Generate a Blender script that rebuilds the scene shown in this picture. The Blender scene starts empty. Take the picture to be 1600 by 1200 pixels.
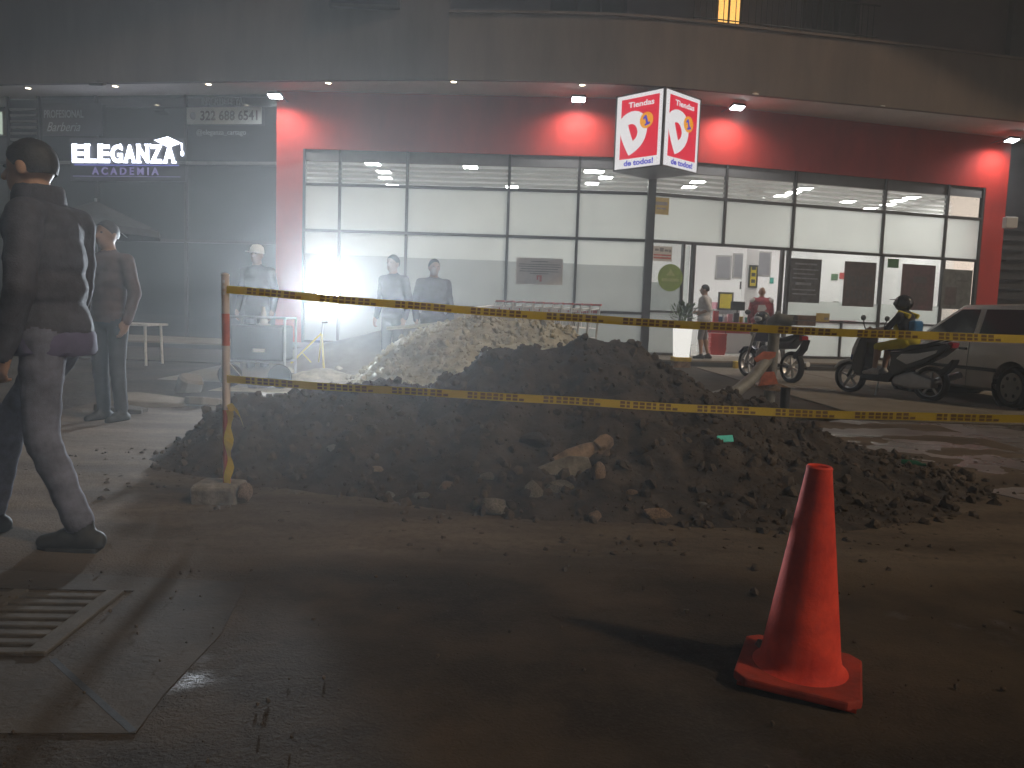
import bpy, bmesh, math, random
import numpy as np
from mathutils import Vector, Matrix, noise, Euler

random.seed(7)
PI = math.pi
sc = bpy.context.scene
COL = sc.collection
R = math.radians

# ------------------------------------------------------------------ camera
CAMZ, FPX = 1.15, 1200.0            # eye height, focal length in pixels of a 1600 px wide frame
cam_d = bpy.data.cameras.new('camera')
cam_d.sensor_width = 36.0
cam_d.lens = FPX / 1600.0 * 36.0
cam_d.clip_start, cam_d.clip_end = 0.05, 400
cam = bpy.data.objects.new('camera', cam_d)
COL.objects.link(cam)
CAMROT = (Matrix.Rotation(PI / 2 - R(5.2), 3, 'X') @ Matrix.Rotation(R(2.0), 3, 'Z'))
cam.matrix_world = Matrix.Translation((0, 0, CAMZ)) @ CAMROT.to_4x4()
sc.camera = cam

# ------------------------------------------------------------------ world, dim sun, exposure
SUN_AZ = Vector((0.86, -0.51))      # horizontal direction towards the weak street light side
SUN_EL = R(40)
w = bpy.data.worlds.new('World'); sc.world = w; w.use_nodes = True
nt = w.node_tree; nt.nodes.clear()
sky = nt.nodes.new('ShaderNodeTexSky'); sky.sky_type = 'NISHITA'; sky.sun_disc = False
sky.sun_elevation = R(4); sky.sun_rotation = math.atan2(SUN_AZ.x, SUN_AZ.y)
sky.air_density = 1.0; sky.dust_density = 3.0
hs = nt.nodes.new('ShaderNodeHueSaturation'); hs.inputs['Saturation'].default_value = 0.35
bg = nt.nodes.new('ShaderNodeBackground'); bg.inputs['Strength'].default_value = 0.034
wo = nt.nodes.new('ShaderNodeOutputWorld')
nt.links.new(sky.outputs[0], hs.inputs['Color']); nt.links.new(hs.outputs[0], bg.inputs['Color'])
nt.links.new(bg.outputs[0], wo.inputs['Surface'])
sun_d = bpy.data.lights.new('sun', 'SUN'); sun_d.energy = 1.35; sun_d.angle = R(4); sun_d.color = (1.0, 0.80, 0.58)
sun = bpy.data.objects.new('sun', sun_d); COL.objects.link(sun)
sdir = Vector((SUN_AZ.x * math.cos(SUN_EL), SUN_AZ.y * math.cos(SUN_EL), math.sin(SUN_EL)))
sun.rotation_euler = sdir.to_track_quat('Z', 'Y').to_euler()
sun.location = (20, -12, 20)

sc.view_settings.view_transform = 'Standard'; sc.view_settings.look = 'None'
sc.view_settings.exposure = 0.0; sc.view_settings.gamma = 1.0
sc.view_settings.use_curve_mapping = False
sc.render.engine = 'CYCLES'
sc.cycles.use_denoising = True
sc.cycles.use_adaptive_sampling = True; sc.cycles.adaptive_threshold = 0.03
sc.cycles.max_bounces = 8; sc.cycles.diffuse_bounces = 4; sc.cycles.glossy_bounces = 3
sc.cycles.transparent_max_bounces = 16; sc.cycles.volume_bounces = 0
sc.cycles.sample_clamp_indirect = 6.0
sc.cycles.caustics_reflective = False; sc.cycles.caustics_refractive = False

# ------------------------------------------------------------------ pixel <-> place helpers (1600 x 1200 frame)
CPOS = Vector((0, 0, CAMZ))
def ray(x, y): return CAMROT @ Vector(((x - 800) / FPX, -(y - 600) / FPX, -1.0))
def at(x, y, Y): d = ray(x, y); return CPOS + d * (Y / d.y)
def atz(x, y, z=0.0): d = ray(x, y); return CPOS + d * ((z - CAMZ) / d.z)
def onwall(x, y, P, Q):             # point of the vertical plane through P, Q (xy)
    d = ray(x, y); n = Vector((-(Q[1] - P[1]), Q[0] - P[0], 0))
    t = n.dot(Vector((P[0], P[1], 0)) - CPOS) / n.dot(d)
    return CPOS + d * t

# ------------------------------------------------------------------ materials
MATS = {}
def new_mat(name):
    m = bpy.data.materials.new(name); m.use_nodes = True
    m.node_tree.nodes.clear(); MATS[name] = m
    return m, m.node_tree.nodes, m.node_tree.links
def mat(name, col, rough=0.6, metal=0.0, var=0.15, scale=6.0, bump=0.0, bscale=40.0, col2=None, rvar=0.0, coat=0.0, emit=None, estr=0.0, spec=0.5, stretch=None):
    m, N, L = new_mat(name)
    out = N.new('ShaderNodeOutputMaterial'); p = N.new('ShaderNodeBsdfPrincipled')
    L.new(p.outputs[0], out.inputs['Surface'])
    tc = N.new('ShaderNodeTexCoord')
    n1 = N.new('ShaderNodeTexNoise'); n1.inputs['Scale'].default_value = scale; n1.inputs['Detail'].default_value = 6; n1.inputs['Roughness'].default_value = 0.62
    if stretch:
        mp_ = N.new('ShaderNodeMapping'); mp_.inputs['Scale'].default_value = stretch; L.new(tc.outputs['Object'], mp_.inputs[0]); L.new(mp_.outputs[0], n1.inputs['Vector'])
    else: L.new(tc.outputs['Object'], n1.inputs['Vector'])
    ramp = N.new('ShaderNodeMapRange'); ramp.inputs['From Min'].default_value = 0.3; ramp.inputs['From Max'].default_value = 0.7
    L.new(n1.outputs['Fac'], ramp.inputs['Value'])
    mx = N.new('ShaderNodeMix'); mx.data_type = 'RGBA'
    c2 = col2 if col2 else tuple(max(0, c * (1 - 2 * var)) for c in col)
    c1 = col if col2 else tuple(min(1, c * (1 + var)) for c in col)
    mx.inputs[6].default_value = (*c1, 1); mx.inputs[7].default_value = (*c2, 1)
    L.new(ramp.outputs[0], mx.inputs[0]); L.new(mx.outputs[2], p.inputs['Base Color'])
    p.inputs['Roughness'].default_value = rough; p.inputs['Metallic'].default_value = metal
    p.inputs['Specular IOR Level'].default_value = spec
    if coat: p.inputs['Coat Weight'].default_value = coat; p.inputs['Coat Roughness'].default_value = 0.08
    if rvar:
        rr = N.new('ShaderNodeMapRange'); rr.inputs['From Min'].default_value = 0.35; rr.inputs['From Max'].default_value = 0.65
        rr.inputs['To Min'].default_value = max(0.03, rough - rvar); rr.inputs['To Max'].default_value = min(1, rough + rvar)
        n3 = N.new('ShaderNodeTexNoise'); n3.inputs['Scale'].default_value = scale * 0.6; n3.inputs['Detail'].default_value = 5
        L.new(tc.outputs['Object'], n3.inputs['Vector'])
        L.new(n3.outputs['Fac'], rr.inputs['Value']); L.new(rr.outputs[0], p.inputs['Roughness'])
    if bump:
        n2 = N.new('ShaderNodeTexNoise'); n2.inputs['Scale'].default_value = bscale; n2.inputs['Detail'].default_value = 6; n2.inputs['Roughness'].default_value = 0.65
        L.new(tc.outputs['Object'], n2.inputs['Vector'])
        b = N.new('ShaderNodeBump'); b.inputs['Strength'].default_value = 1.0; b.inputs['Distance'].default_value = bump
        L.new(n2.outputs['Fac'], b.inputs['Height']); L.new(b.outputs[0], p.inputs['Normal'])
    if emit:
        p.inputs['Emission Color'].default_value = (*emit, 1); p.inputs['Emission Strength'].default_value = estr
    return m
def emis(name, col, s):
    m, N, L = new_mat(name)
    out = N.new('ShaderNodeOutputMaterial'); e = N.new('ShaderNodeEmission')
    e.inputs['Color'].default_value = (*col, 1); e.inputs['Strength'].default_value = s
    L.new(e.outputs[0], out.inputs['Surface']); return m
def glassm(name, tint=(0.9, 0.93, 0.92), refl=0.08, rough=0.02, opaque=None, oamt=0.0):
    m, N, L = new_mat(name)
    out = N.new('ShaderNodeOutputMaterial'); t = N.new('ShaderNodeBsdfTransparent'); t.inputs[0].default_value = (*tint, 1)
    g = N.new('ShaderNodeBsdfGlossy'); g.inputs['Roughness'].default_value = rough
    f = N.new('ShaderNodeFresnel'); f.inputs[0].default_value = 1.45
    a = N.new('ShaderNodeMath'); a.operation = 'ADD'; a.inputs[1].default_value = refl * 0.3
    L.new(f.outputs[0], a.inputs[0])
    mx = N.new('ShaderNodeMixShader'); L.new(a.outputs[0], mx.inputs[0])
    src = t
    if opaque:
        d = N.new('ShaderNodeBsdfDiffuse'); d.inputs[0].default_value = (*opaque, 1)
        m2 = N.new('ShaderNodeMixShader'); m2.inputs[0].default_value = oamt
        L.new(t.outputs[0], m2.inputs[1]); L.new(d.outputs[0], m2.inputs[2]); src = m2
    L.new(src.outputs[0], mx.inputs[1]); L.new(g.outputs[0], mx.inputs[2]); L.new(mx.outputs[0], out.inputs['Surface'])
    return m
def filmm(name, col, trans=0.8, clear=0.08, scale=1.2):
    m, N, L = new_mat(name)
    out = N.new('ShaderNodeOutputMaterial')
    tr = N.new('ShaderNodeBsdfTranslucent'); di = N.new('ShaderNodeBsdfDiffuse'); cl = N.new('ShaderNodeBsdfTransparent'); gl = N.new('ShaderNodeBsdfGlossy')
    gl.inputs['Roughness'].default_value = 0.12
    tc = N.new('ShaderNodeTexCoord'); n = N.new('ShaderNodeTexNoise'); n.inputs['Scale'].default_value = scale; n.inputs['Detail'].default_value = 4
    L.new(tc.outputs['Object'], n.inputs['Vector'])
    mx = N.new('ShaderNodeMix'); mx.data_type = 'RGBA'
    mx.inputs[6].default_value = (*col, 1); mx.inputs[7].default_value = (*[c * 0.70 for c in col], 1)
    L.new(n.outputs['Fac'], mx.inputs[0]); L.new(mx.outputs[2], tr.inputs[0]); L.new(mx.outputs[2], di.inputs[0])
    a = N.new('ShaderNodeMixShader'); a.inputs[0].default_value = trans; L.new(di.outputs[0], a.inputs[1]); L.new(tr.outputs[0], a.inputs[2])
    b = N.new('ShaderNodeMixShader'); b.inputs[0].default_value = clear; L.new(a.outputs[0], b.inputs[1]); L.new(cl.outputs[0], b.inputs[2])
    c = N.new('ShaderNodeMixShader'); c.inputs[0].default_value = 0.05; L.new(b.outputs[0], c.inputs[1]); L.new(gl.outputs[0], c.inputs[2])
    L.new(c.outputs[0], out.inputs['Surface']); return m

mat('render_grey', (0.175, 0.130, 0.102), 0.85, var=0.16, scale=1.6, stretch=(1, 1, .22), bump=0.004, bscale=60)
mat('render_pink', (0.125, 0.104, 0.100), 0.85, var=0.16, scale=1.6, stretch=(1, 1, .22), bump=0.004, bscale=60)
mat('soffit_white', (0.80, 0.77, 0.74), 0.8, var=0.06, scale=1.0)
mat('red_wall', (0.52, 0.038, 0.026), 0.7, spec=0.2, var=0.10, scale=1.6, stretch=(1, 1, .4), bump=0.003, bscale=50)
mat('dark_frame', (0.035, 0.03, 0.03), 0.45, var=0.1)
mat('alu', (0.42, 0.41, 0.40), 0.4, 0.7, var=0.1)
mat('lintel', (0.20, 0.19, 0.18), 0.7, var=0.08)
glassm('clear_glass')
glassm('shop_dark_glass', (0.25, 0.27, 0.30), 0.25, 0.03)
filmm('film_white', (0.76, 0.81, 0.785), 0.80, 0.05, .7)
filmm('film_grey', (0.42, 0.455, 0.445), 0.75, 0.05)
filmm('film_strip', (0.62, 0.62, 0.60), 0.6, 0.2)
mat('dark_panel', (0.05, 0.052, 0.06), 0.35, var=0.15, scale=2)
mat('interior_white', (0.80, 0.80, 0.80), 0.6, var=0.03, scale=1)
mat('interior_floor', (0.55, 0.53, 0.50), 0.25, var=0.06, scale=3)
emis('panel_light', (1.0, 0.98, 0.93), 62)
emis('downlight', (1.0, 0.86, 0.62), 14)
emis('downlight_cold', (0.86, 0.88, 1.0), 22)
emis('led', (0.92, 0.94, 1.0), 30)
emis('flood_face', (0.93, 0.97, 1.0), 60)
mat('black_plastic', (0.022, 0.022, 0.024), 0.42, var=0.15)
mat('rubber', (0.018, 0.018, 0.018), 0.8, var=0.2, bump=0.002)
mat('chrome', (0.75, 0.74, 0.72), 0.35, 0.6, var=0.05)
mat('steel', (0.40, 0.40, 0.42), 0.35, 0.9, var=0.1)
mat('yellow_paint', (0.62, 0.44, 0.04), 0.5, var=0.15)
mat('red_plastic', (0.45, 0.03, 0.025), 0.4, var=0.1)
# ground family
mat('mud', (0.085, 0.066, 0.046), 0.9, spec=.3, col2=(0.035, 0.027, 0.02), scale=1.3, bump=0.03, bscale=9, rvar=0.1)
mat('asphalt', (0.085, 0.068, 0.052), 0.62, col2=(0.040, 0.033, 0.027), scale=2.6, bump=0.010, bscale=55, rvar=0.30)
mat('concrete', (0.24, 0.205, 0.16), 0.85, spec=.3, col2=(0.15, 0.128, 0.10), scale=1.8, bump=0.006, bscale=50)
mat('concrete_dirty', (0.074, 0.056, 0.038), 0.9, spec=.25, col2=(0.030, 0.023, 0.016), scale=2.2, bump=0.004, bscale=45)
mat('wet_path', (0.26, 0.225, 0.21), 0.30, col2=(0.10, 0.086, 0.08), scale=1.5, bump=0.006, bscale=16, rvar=0.2)
mat('dirt', (0.088, 0.067, 0.050), 0.95, spec=.2, col2=(0.026, 0.021, 0.017), scale=5, bump=0.02, bscale=30)
mat('clod', (0.115, 0.086, 0.063), 0.95, spec=.2, col2=(0.036, 0.029, 0.023), scale=9, bump=0.008, bscale=60)
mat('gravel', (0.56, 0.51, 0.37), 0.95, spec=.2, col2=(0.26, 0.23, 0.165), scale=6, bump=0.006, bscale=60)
mat('sand', (0.33, 0.31, 0.25), 0.9, col2=(0.24, 0.225, 0.18), scale=4, bump=0.01, bscale=30)
mat('stone', (0.30, 0.265, 0.22), 0.9, spec=.25, col2=(0.08, 0.068, 0.056), scale=9, bump=0.012, bscale=30)
mat('stone_warm', (0.42, 0.29, 0.20), 0.9, spec=.25, col2=(0.09, 0.066, 0.05), scale=9, bump=0.012, bscale=30)
mat('stone_dark', (0.075, 0.066, 0.056), 0.9, spec=.25, col2=(0.035, 0.03, 0.026), scale=9, bump=0.012, bscale=30)

# ------------------------------------------------------------------ mesh builder and scene helpers
class MB:
    def __init__(s): s.v = []; s.f = []; s.m = []; s.cur = 0
    def add(s, vs, fs):
        o = len(s.v); s.v += [tuple(x) for x in vs]
        s.f += [[i + o for i in f] for f in fs]; s.m += [s.cur] * len(fs); return s
    def quad(s, a, b, c, d): return s.add([a, b, c, d], [(0, 1, 2, 3)])
    def box(s, c, d, M=None):
        hx, hy, hz = d[0] / 2, d[1] / 2, d[2] / 2
        vs = [Vector((x, y, z)) for x in (-hx, hx) for y in (-hy, hy) for z in (-hz, hz)]
        if M is not None: vs = [M @ q for q in vs]
        vs = [q + Vector(c) for q in vs]
        return s.add(vs, [(0, 1, 3, 2), (4, 6, 7, 5), (0, 4, 5, 1), (2, 3, 7, 6), (0, 2, 6, 4), (1, 5, 7, 3)])
    def bar(s, a, b, wd, hg, up=(0, 0, 1)):          # rectangular bar from a to b
        a, b = Vector(a), Vector(b); d = b - a; L = d.length; d.normalize()
        u = Vector(up)
        if abs(u.dot(d)) > 0.98: u = Vector((0, 1, 0)) if abs(d.y) < 0.9 else Vector((1, 0, 0))
        x = d.cross(u).normalized(); z = x.cross(d).normalized()
        M = Matrix((x, d, z)).transposed()
        return s.box((a + b) / 2, (wd, L, hg), M)
    def prism(s, poly, y0, y1, axis='y'):            # poly in (x,z) extruded along y, or (x,y) along z
        n = len(poly)
        if axis == 'y': vs = [(p[0], y0, p[1]) for p in poly] + [(p[0], y1, p[1]) for p in poly]
        elif axis == 'z': vs = [(p[0], p[1], y0) for p in poly] + [(p[0], p[1], y1) for p in poly]
        else: vs = [(y0, p[0], p[1]) for p in poly] + [(y1, p[0], p[1]) for p in poly]
        fs = [list(range(n))[::-1], list(range(n, 2 * n))] + [(i, (i + 1) % n, n + (i + 1) % n, n + i) for i in range(n)]
        return s.add(vs, fs)
    def tube(s, path, r, n=8, cap=True):
        P = [Vector(p) for p in path]; rs = r if isinstance(r, (list, tuple)) else [r] * len(P)
        rings = []; prev = None
        for i, p in enumerate(P):
            d = (P[min(i + 1, len(P) - 1)] - P[max(i - 1, 0)]).normalized()
            if prev is None:
                u = Vector((0, 0, 1)) if abs(d.z) < 0.9 else Vector((1, 0, 0)); x = d.cross(u).normalized()
            else: x = (prev - d * prev.dot(d)).normalized()
            prev = x; y = d.cross(x)
            rings.append([p + (x * math.cos(2 * PI * k / n) + y * math.sin(2 * PI * k / n)) * rs[i] for k in range(n)])
        vs = [q for rg in rings for q in rg]; fs = []
        for i in range(len(P) - 1):
            for k in range(n):
                fs.append((i * n + k, i * n + (k + 1) % n, (i + 1) * n + (k + 1) % n, (i + 1) * n + k))
        if cap: fs += [list(range(n))[::-1], [(len(P) - 1) * n + k for k in range(n)]]
        return s.add(vs, fs)
    def lathe(s, prof, n=24, c=(0, 0, 0), axis='z', closed=False):
        vs = []; fs = []; m = len(prof)
        for r, z in prof:
            for k in range(n):
                a = 2 * PI * k / n; q = (r * math.cos(a), r * math.sin(a), z)
                if axis == 'y': q = (q[0], q[2], q[1])
                if axis == 'x': q = (q[2], q[0], q[1])
                vs.append((q[0] + c[0], q[1] + c[1], q[2] + c[2]))
        rg = range(m) if closed else range(m - 1)
        for i in rg:
            j = (i + 1) % m
            for k in range(n): fs.append((i * n + k, i * n + (k + 1) % n, j * n + (k + 1) % n, j * n + k))
        if not closed:
            if prof[0][0] > 1e-4: fs.append(list(range(n))[::-1])
            if prof[-1][0] > 1e-4: fs.append([(m - 1) * n + k for k in range(n)])
        return s.add(vs, fs)
    def ell(s, c, r, n=12, m=8, M=None):
        vs = []; fs = []
        for i in range(m + 1):
            t = PI * i / m
            for k in range(n):
                a = 2 * PI * k / n; q = Vector((r[0] * math.sin(t) * math.cos(a), r[1] * math.sin(t) * math.sin(a), r[2] * math.cos(t)))
                if M is not None: q = M @ q
                vs.append(q + Vector(c))
        for i in range(m):
            for k in range(n): fs.append((i * n + k, (i + 1) * n + k, (i + 1) * n + (k + 1) % n, i * n + (k + 1) % n))
        return s.add(vs, fs)
    def mesh(s, name, mats, bevel=0, seg=2, smooth=False, weld=True):
        me = bpy.data.meshes.new(name); me.from_pydata(s.v, [], s.f)
        for mm in (mats if isinstance(mats, (list, tuple)) else [mats]): me.materials.append(MATS[mm])
        me.polygons.foreach_set('material_index', s.m)
        bm = bmesh.new(); bm.from_mesh(me)
        if weld: bmesh.ops.remove_doubles(bm, verts=bm.verts, dist=1e-5)
        bmesh.ops.recalc_face_normals(bm, faces=bm.faces)
        if bevel:
            ed = [e for e in bm.edges if len(e.link_faces) == 2 and e.calc_face_angle(0) > 0.45]
            bmesh.ops.bevel(bm, geom=ed, offset=bevel, segments=seg, profile=0.6, affect='EDGES', clamp_overlap=True)
        if smooth:
            for f in bm.faces: f.smooth = True
            for e in bm.edges:
                if len(e.link_faces) == 2 and e.calc_face_angle(0) > 0.75: e.smooth = False
        bm.to_mesh(me); bm.free(); return me
    def build(s, name, mats, parent=None, world=False, **k):
        if world and parent is not None:
            o = parent; off = Vector((0, 0, 0))
            while o is not None: off += o.location; o = o.parent
            s.v = [tuple(Vector(q) - off) for q in s.v]
        return put(name, s.mesh(name, mats, **k), parent)

def put(name, me, parent=None, loc=None, rz=None):
    o = bpy.data.objects.new(name, me); COL.objects.link(o)
    if parent is not None: o.parent = parent
    if loc is not None: o.location = loc
    if rz is not None: o.rotation_euler = (0, 0, rz)
    return o
def tag(o, label=None, cat=None, group=None, kind=None):
    if label: o['label'] = label
    if cat: o['category'] = cat
    if group: o['group'] = group
    if kind: o['kind'] = kind
    return o
def thing(name, label, cat, loc=(0, 0, 0), rz=0.0, group=None):
    o = bpy.data.objects.new(name, None); COL.objects.link(o); o.empty_display_size = 0.1
    o.location = loc; o.rotation_euler = (0, 0, rz)
    return tag(o, label, cat, group)
def copy_tree(o, parent=None):
    c = o.copy(); COL.objects.link(c); c.parent = parent
    for ch in list(o.children): copy_tree(ch, c)
    return c
def light(name, kind, energy, loc, direction, parent=None, color=(1, 1, 1), **k):
    d = bpy.data.lights.new(name, kind); d.energy = energy; d.color = color
    for a, b in k.items(): setattr(d, a, b)
    o = bpy.data.objects.new(name, d); COL.objects.link(o); o.location = loc
    o.rotation_euler = Vector(direction).to_track_quat('-Z', 'Y').to_euler()
    if parent is not None: o.parent = parent
    return o
def text_mesh(body, bold=0.0, extrude=0.01):
    cu = bpy.data.curves.new('txt', 'FONT'); cu.body = body; cu.size = 1.0; cu.offset = bold; cu.extrude = extrude; cu.resolution_u = 4
    o = bpy.data.objects.new('txt', cu); COL.objects.link(o)
    dg = bpy.context.evaluated_depsgraph_get(); me = bpy.data.meshes.new_from_object(o.evaluated_get(dg))
    bpy.data.objects.remove(o); bpy.data.curves.remove(cu)
    return me
def text_on(name, body, mt, parent, O, U, V, wdt, hgt, bold=0.0, thick=0.012, slant=0.0, squash=True):
    """letters fitted to the box O + wdt*U, hgt*V (parent-local, U and V unit vectors)"""
    me = text_mesh(body, bold, 0.5)
    co = np.empty(len(me.vertices) * 3); me.vertices.foreach_get('co', co); co = co.reshape(-1, 3)
    mn, mxx = co.min(0), co.max(0)
    x = (co[:, 0] - mn[0]) / (mxx[0] - mn[0]) * wdt; y = (co[:, 1] - mn[1]) / (mxx[1] - mn[1]) * hgt; z = (co[:, 2] + 0.5) * thick
    x = x + slant * y
    O, U, V = Vector(O), Vector(U), Vector(V); Nn = U.cross(V)
    P = np.outer(x, U) + np.outer(y, V) + np.outer(z, Nn) + np.array(O)
    me.vertices.foreach_set('co', P.ravel()); me.materials.clear(); me.materials.append(MATS[mt]); me.update()
    return put(name, me, parent)

# ================================================================== GROUND
gb = MB()
def gh(x, y):                                                     # gentle unevenness of the mud
    return 0.014 * noise.noise((x * 0.9, y * 1.6, 1.3)) + 0.008 * noise.noise((x * 3.1, y * 4.6, 4.2)) + 0.004 * noise.noise((x * 9, y * 13, 2.2))
NX, NY = 170, 150
xs = [-4.6 + 9.6 * i / NX for i in range(NX + 1)]; ys = [0.4 + 8.6 * (j / NY) ** 1.4 for j in range(NY + 1)]
def edge_y(x): return 3.36 + 0.045 * x + 0.03 * noise.noise((x * 0.8, 0, 0)) + 0.012 * noise.noise((x * 5, 3, 0))
def road_h(x, y):
    e = (y - edge_y(x)) / 0.05
    s = 1 / (1 + math.exp(-max(-30, min(30, e))))
    return gh(x, y) * (0.35 + 0.65 * s) + 0.030 * s - 0.035
gv = [(x, y, road_h(x, y) + 0.02) for y in ys for x in xs]
gf = [(j * (NX + 1) + i, j * (NX + 1) + i + 1, (j + 1) * (NX + 1) + i + 1, (j + 1) * (NX + 1) + i) for j in range(NY) for i in range(NX)]
gb.add(gv, gf)
# mud behind, asphalt in front of the ragged edge
def ground_mat():
    m, N, L = new_mat('near_ground')
    out = N.new('ShaderNodeOutputMaterial'); p = N.new('ShaderNodeBsdfPrincipled'); L.new(p.outputs[0], out.inputs['Surface'])
    tc = N.new('ShaderNodeTexCoord'); sp = N.new('ShaderNodeSeparateXYZ'); L.new(tc.outputs['Object'], sp.inputs[0])
    def nz(scale, det=6, ro=0.6, vec=None):
        n = N.new('ShaderNodeTexNoise'); n.inputs['Scale'].default_value = scale; n.inputs['Detail'].default_value = det; n.inputs['Roughness'].default_value = ro
        L.new(vec if vec else tc.outputs['Object'], n.inputs['Vector']); return n
    def mp(src, a, b, c=0, d=1):
        r = N.new('ShaderNodeMapRange'); r.inputs['From Min'].default_value = a; r.inputs['From Max'].default_value = b
        r.inputs['To Min'].default_value = c; r.inputs['To Max'].default_value = d; L.new(src, r.inputs['Value']); return r.outputs[0]
    def mixc(f, a, b):
        x = N.new('ShaderNodeMix'); x.data_type = 'RGBA'
        if isinstance(f, float): x.inputs[0].default_value = f
        else: L.new(f, x.inputs[0])
        for s_, v in ((6, a), (7, b)):
            if isinstance(v, tuple): x.inputs[s_].default_value = (*v, 1)
            else: L.new(v, x.inputs[s_])
        return x.outputs[2]
    mapn = N.new('ShaderNodeMapping'); mapn.inputs['Scale'].default_value = (0.35, 1.0, 1.0); L.new(tc.outputs['Object'], mapn.inputs[0])
    big = nz(2.2, 6, 0.65, mapn.outputs[0]); fine = nz(26, 6, 0.7); sm = nz(90, 3, 0.6)
    mudc = mixc(mp(big.outputs['Fac'], 0.33, 0.66), (0.170, 0.128, 0.090), (0.074, 0.056, 0.039))
    mudc = mixc(mp(fine.outputs['Fac'], 0.45, 0.75, 0, 0.55), mudc, (0.042, 0.032, 0.023))
    aspc = mixc(mp(big.outputs['Fac'], 0.35, 0.65), (0.047, 0.034, 0.021), (0.021, 0.0155, 0.010))
    aspc = mixc(mp(sm.outputs['Fac'], 0.5, 0.72, 0, 0.5), aspc, (0.062, 0.05, 0.04))
    pat = nz(0.9, 7, 0.62); aspc = mixc(mp(pat.outputs['Fac'], 0.44, 0.62, 0, 0.75), aspc, (0.095, 0.067, 0.041))
    # the ragged edge, same line as the step in the mesh
    ey = N.new('ShaderNodeMath'); ey.operation = 'MULTIPLY_ADD'; ey.inputs[1].default_value = -0.045; ey.inputs[2].default_value = -3.36
    L.new(sp.outputs['X'], ey.inputs[0])
    dy = N.new('ShaderNodeMath'); dy.operation = 'ADD'; L.new(sp.outputs['Y'], dy.inputs[0]); L.new(ey.outputs[0], dy.inputs[1])
    wob = N.new('ShaderNodeMath'); wob.operation = 'MULTIPLY_ADD'; wob.inputs[1].default_value = 0.22; L.new(fine.outputs['Fac'], wob.inputs[0]); L.new(dy.outputs[0], wob.inputs[2])
    f = mp(wob.outputs[0], 0.02, 0.34)
    col = mixc(f, aspc, mudc); L.new(col, p.inputs['Base Color'])
    wet = nz(1.6, 5, 0.6); wetm = mp(wet.outputs['Fac'], 0.60, 0.68, 0.92, 0.42)
    rmix = N.new('ShaderNodeMix'); rmix.data_type = 'FLOAT'; L.new(f, rmix.inputs[0]); L.new(wetm, rmix.inputs[2]); rmix.inputs[3].default_value = 0.95
    L.new(rmix.outputs[0], p.inputs['Roughness'])
    ad = N.new('ShaderNodeMath'); ad.operation = 'ADD'; L.new(fine.outputs['Fac'], ad.inputs[0]); L.new(sm.outputs['Fac'], ad.inputs[1])
    b = N.new('ShaderNodeBump'); b.inputs['Strength'].default_value = 1.0; b.inputs['Distance'].default_value = 0.007; p.inputs['Specular IOR Level'].default_value = 0.16; L.new(ad.outputs[0], b.inputs['Height']); L.new(b.outputs[0], p.inputs['Normal'])
ground_mat()
tag(gb.build('road', 'near_ground', smooth=True, weld=False), 'wet muddy road in front of the heap', kind='structure')
g2 = MB().box((0, 20, -0.13), (118, 78, 0.2))
tag(g2.build('ground', 'mud'), kind='structure')

# ---- heaps: height field helpers
def lerp_list(T, x):
    if x <= T[0][0]: return T[0][1]
    for (a, b), (c, d) in zip(T, T[1:]):
        if x <= c: return b + (d - b) * (x - a) / (c - a)
    return T[-1][1]
H_FRONT = [(-2.75, 0), (-2.5, .18), (-2.2, .44), (-1.6, .50), (-1.24, .56), (-1.08, .66), (-.82, .62), (-.68, .55), (-.5, .68), (-.26, .84), (.25, .90), (.57, 1.0), (.8, .97), (1.05, .88), (1.35, .74), (1.65, .62), (2.1, .46), (2.5, .26), (2.85, .14), (3.3, .06), (3.9, 0)]
Y_FRONT = [(-3, 5.4), (-2.4, 4.95), (-1.5, 4.55), (0, 4.05), (1.5, 3.95), (2.4, 4.15), (3.2, 4.5), (3.9, 5.2)]
H_GRAV = [(-2.3, 0), (-2.0, .16), (-1.75, .42), (-1.45, .72), (-1.15, .93), (-.85, 1.09), (-.45, 1.15), (0, 1.13), (.45, 1.08), (.75, .97), (1.0, .84), (1.3, .58), (1.55, .3), (1.8, 0), (4.1, 0)]
def sm(t): t = max(0.0, min(1.0, t)); return t * t * (3 - 2 * t)
def front_h(x, y):
    h = lerp_list(H_FRONT, x); yf = lerp_list(Y_FRONT, x); yc = 6.15 + 0.15 * math.sin(x * 1.3)
    if y < yc: t = (y - yf) / (yc - yf)
    else: t = 1 - (y - yc) / 2.0
    t = max(0, min(1, t))
    return h * (0.45 * t + 0.55 * sm(t))
def grav_h(x, y):
    h = lerp_list(H_GRAV, x); yc = 9.0
    t = (y - 6.4) / (yc - 6.4) if y < yc else 1 - (y - yc) / 2.4
    t = max(0, min(1, t))
    return h * (0.5 * t + 0.5 * sm(t))
def lump(x, y, a):
    return a * (0.13 * noise.noise((x * 1.7, y * 1.7, 0)) + 0.085 * noise.noise((x * 4.1, y * 4.1, 5)) + 0.048 * noise.noise((x * 9.5, y * 9.5, 9)) + 0.020 * noise.noise((x * 23, y * 23, 3)))
def heap_dirt(x, y):
    h = front_h(x, y); return h + lump(x, y, min(1, h * 4)) - 0.02
def heap_grav(x, y):
    h = grav_h(x, y); return h + 0.6 * lump(x + 7, y, min(1, h * 4)) - 0.03
def hfield(fn, x0, x1, y0, y1, nx, ny):
    m = MB()
    m.add([(x0 + (x1 - x0) * i / nx, y0 + (y1 - y0) * j / ny, fn(x0 + (x1 - x0) * i / nx, y0 + (y1 - y0) * j / ny)) for j in range(ny + 1) for i in range(nx + 1)],
          [(j * (nx + 1) + i, j * (nx + 1) + i + 1, (j + 1) * (nx + 1) + i + 1, (j + 1) * (nx + 1) + i) for j in range(ny) for i in range(nx)])
    return m
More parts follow.
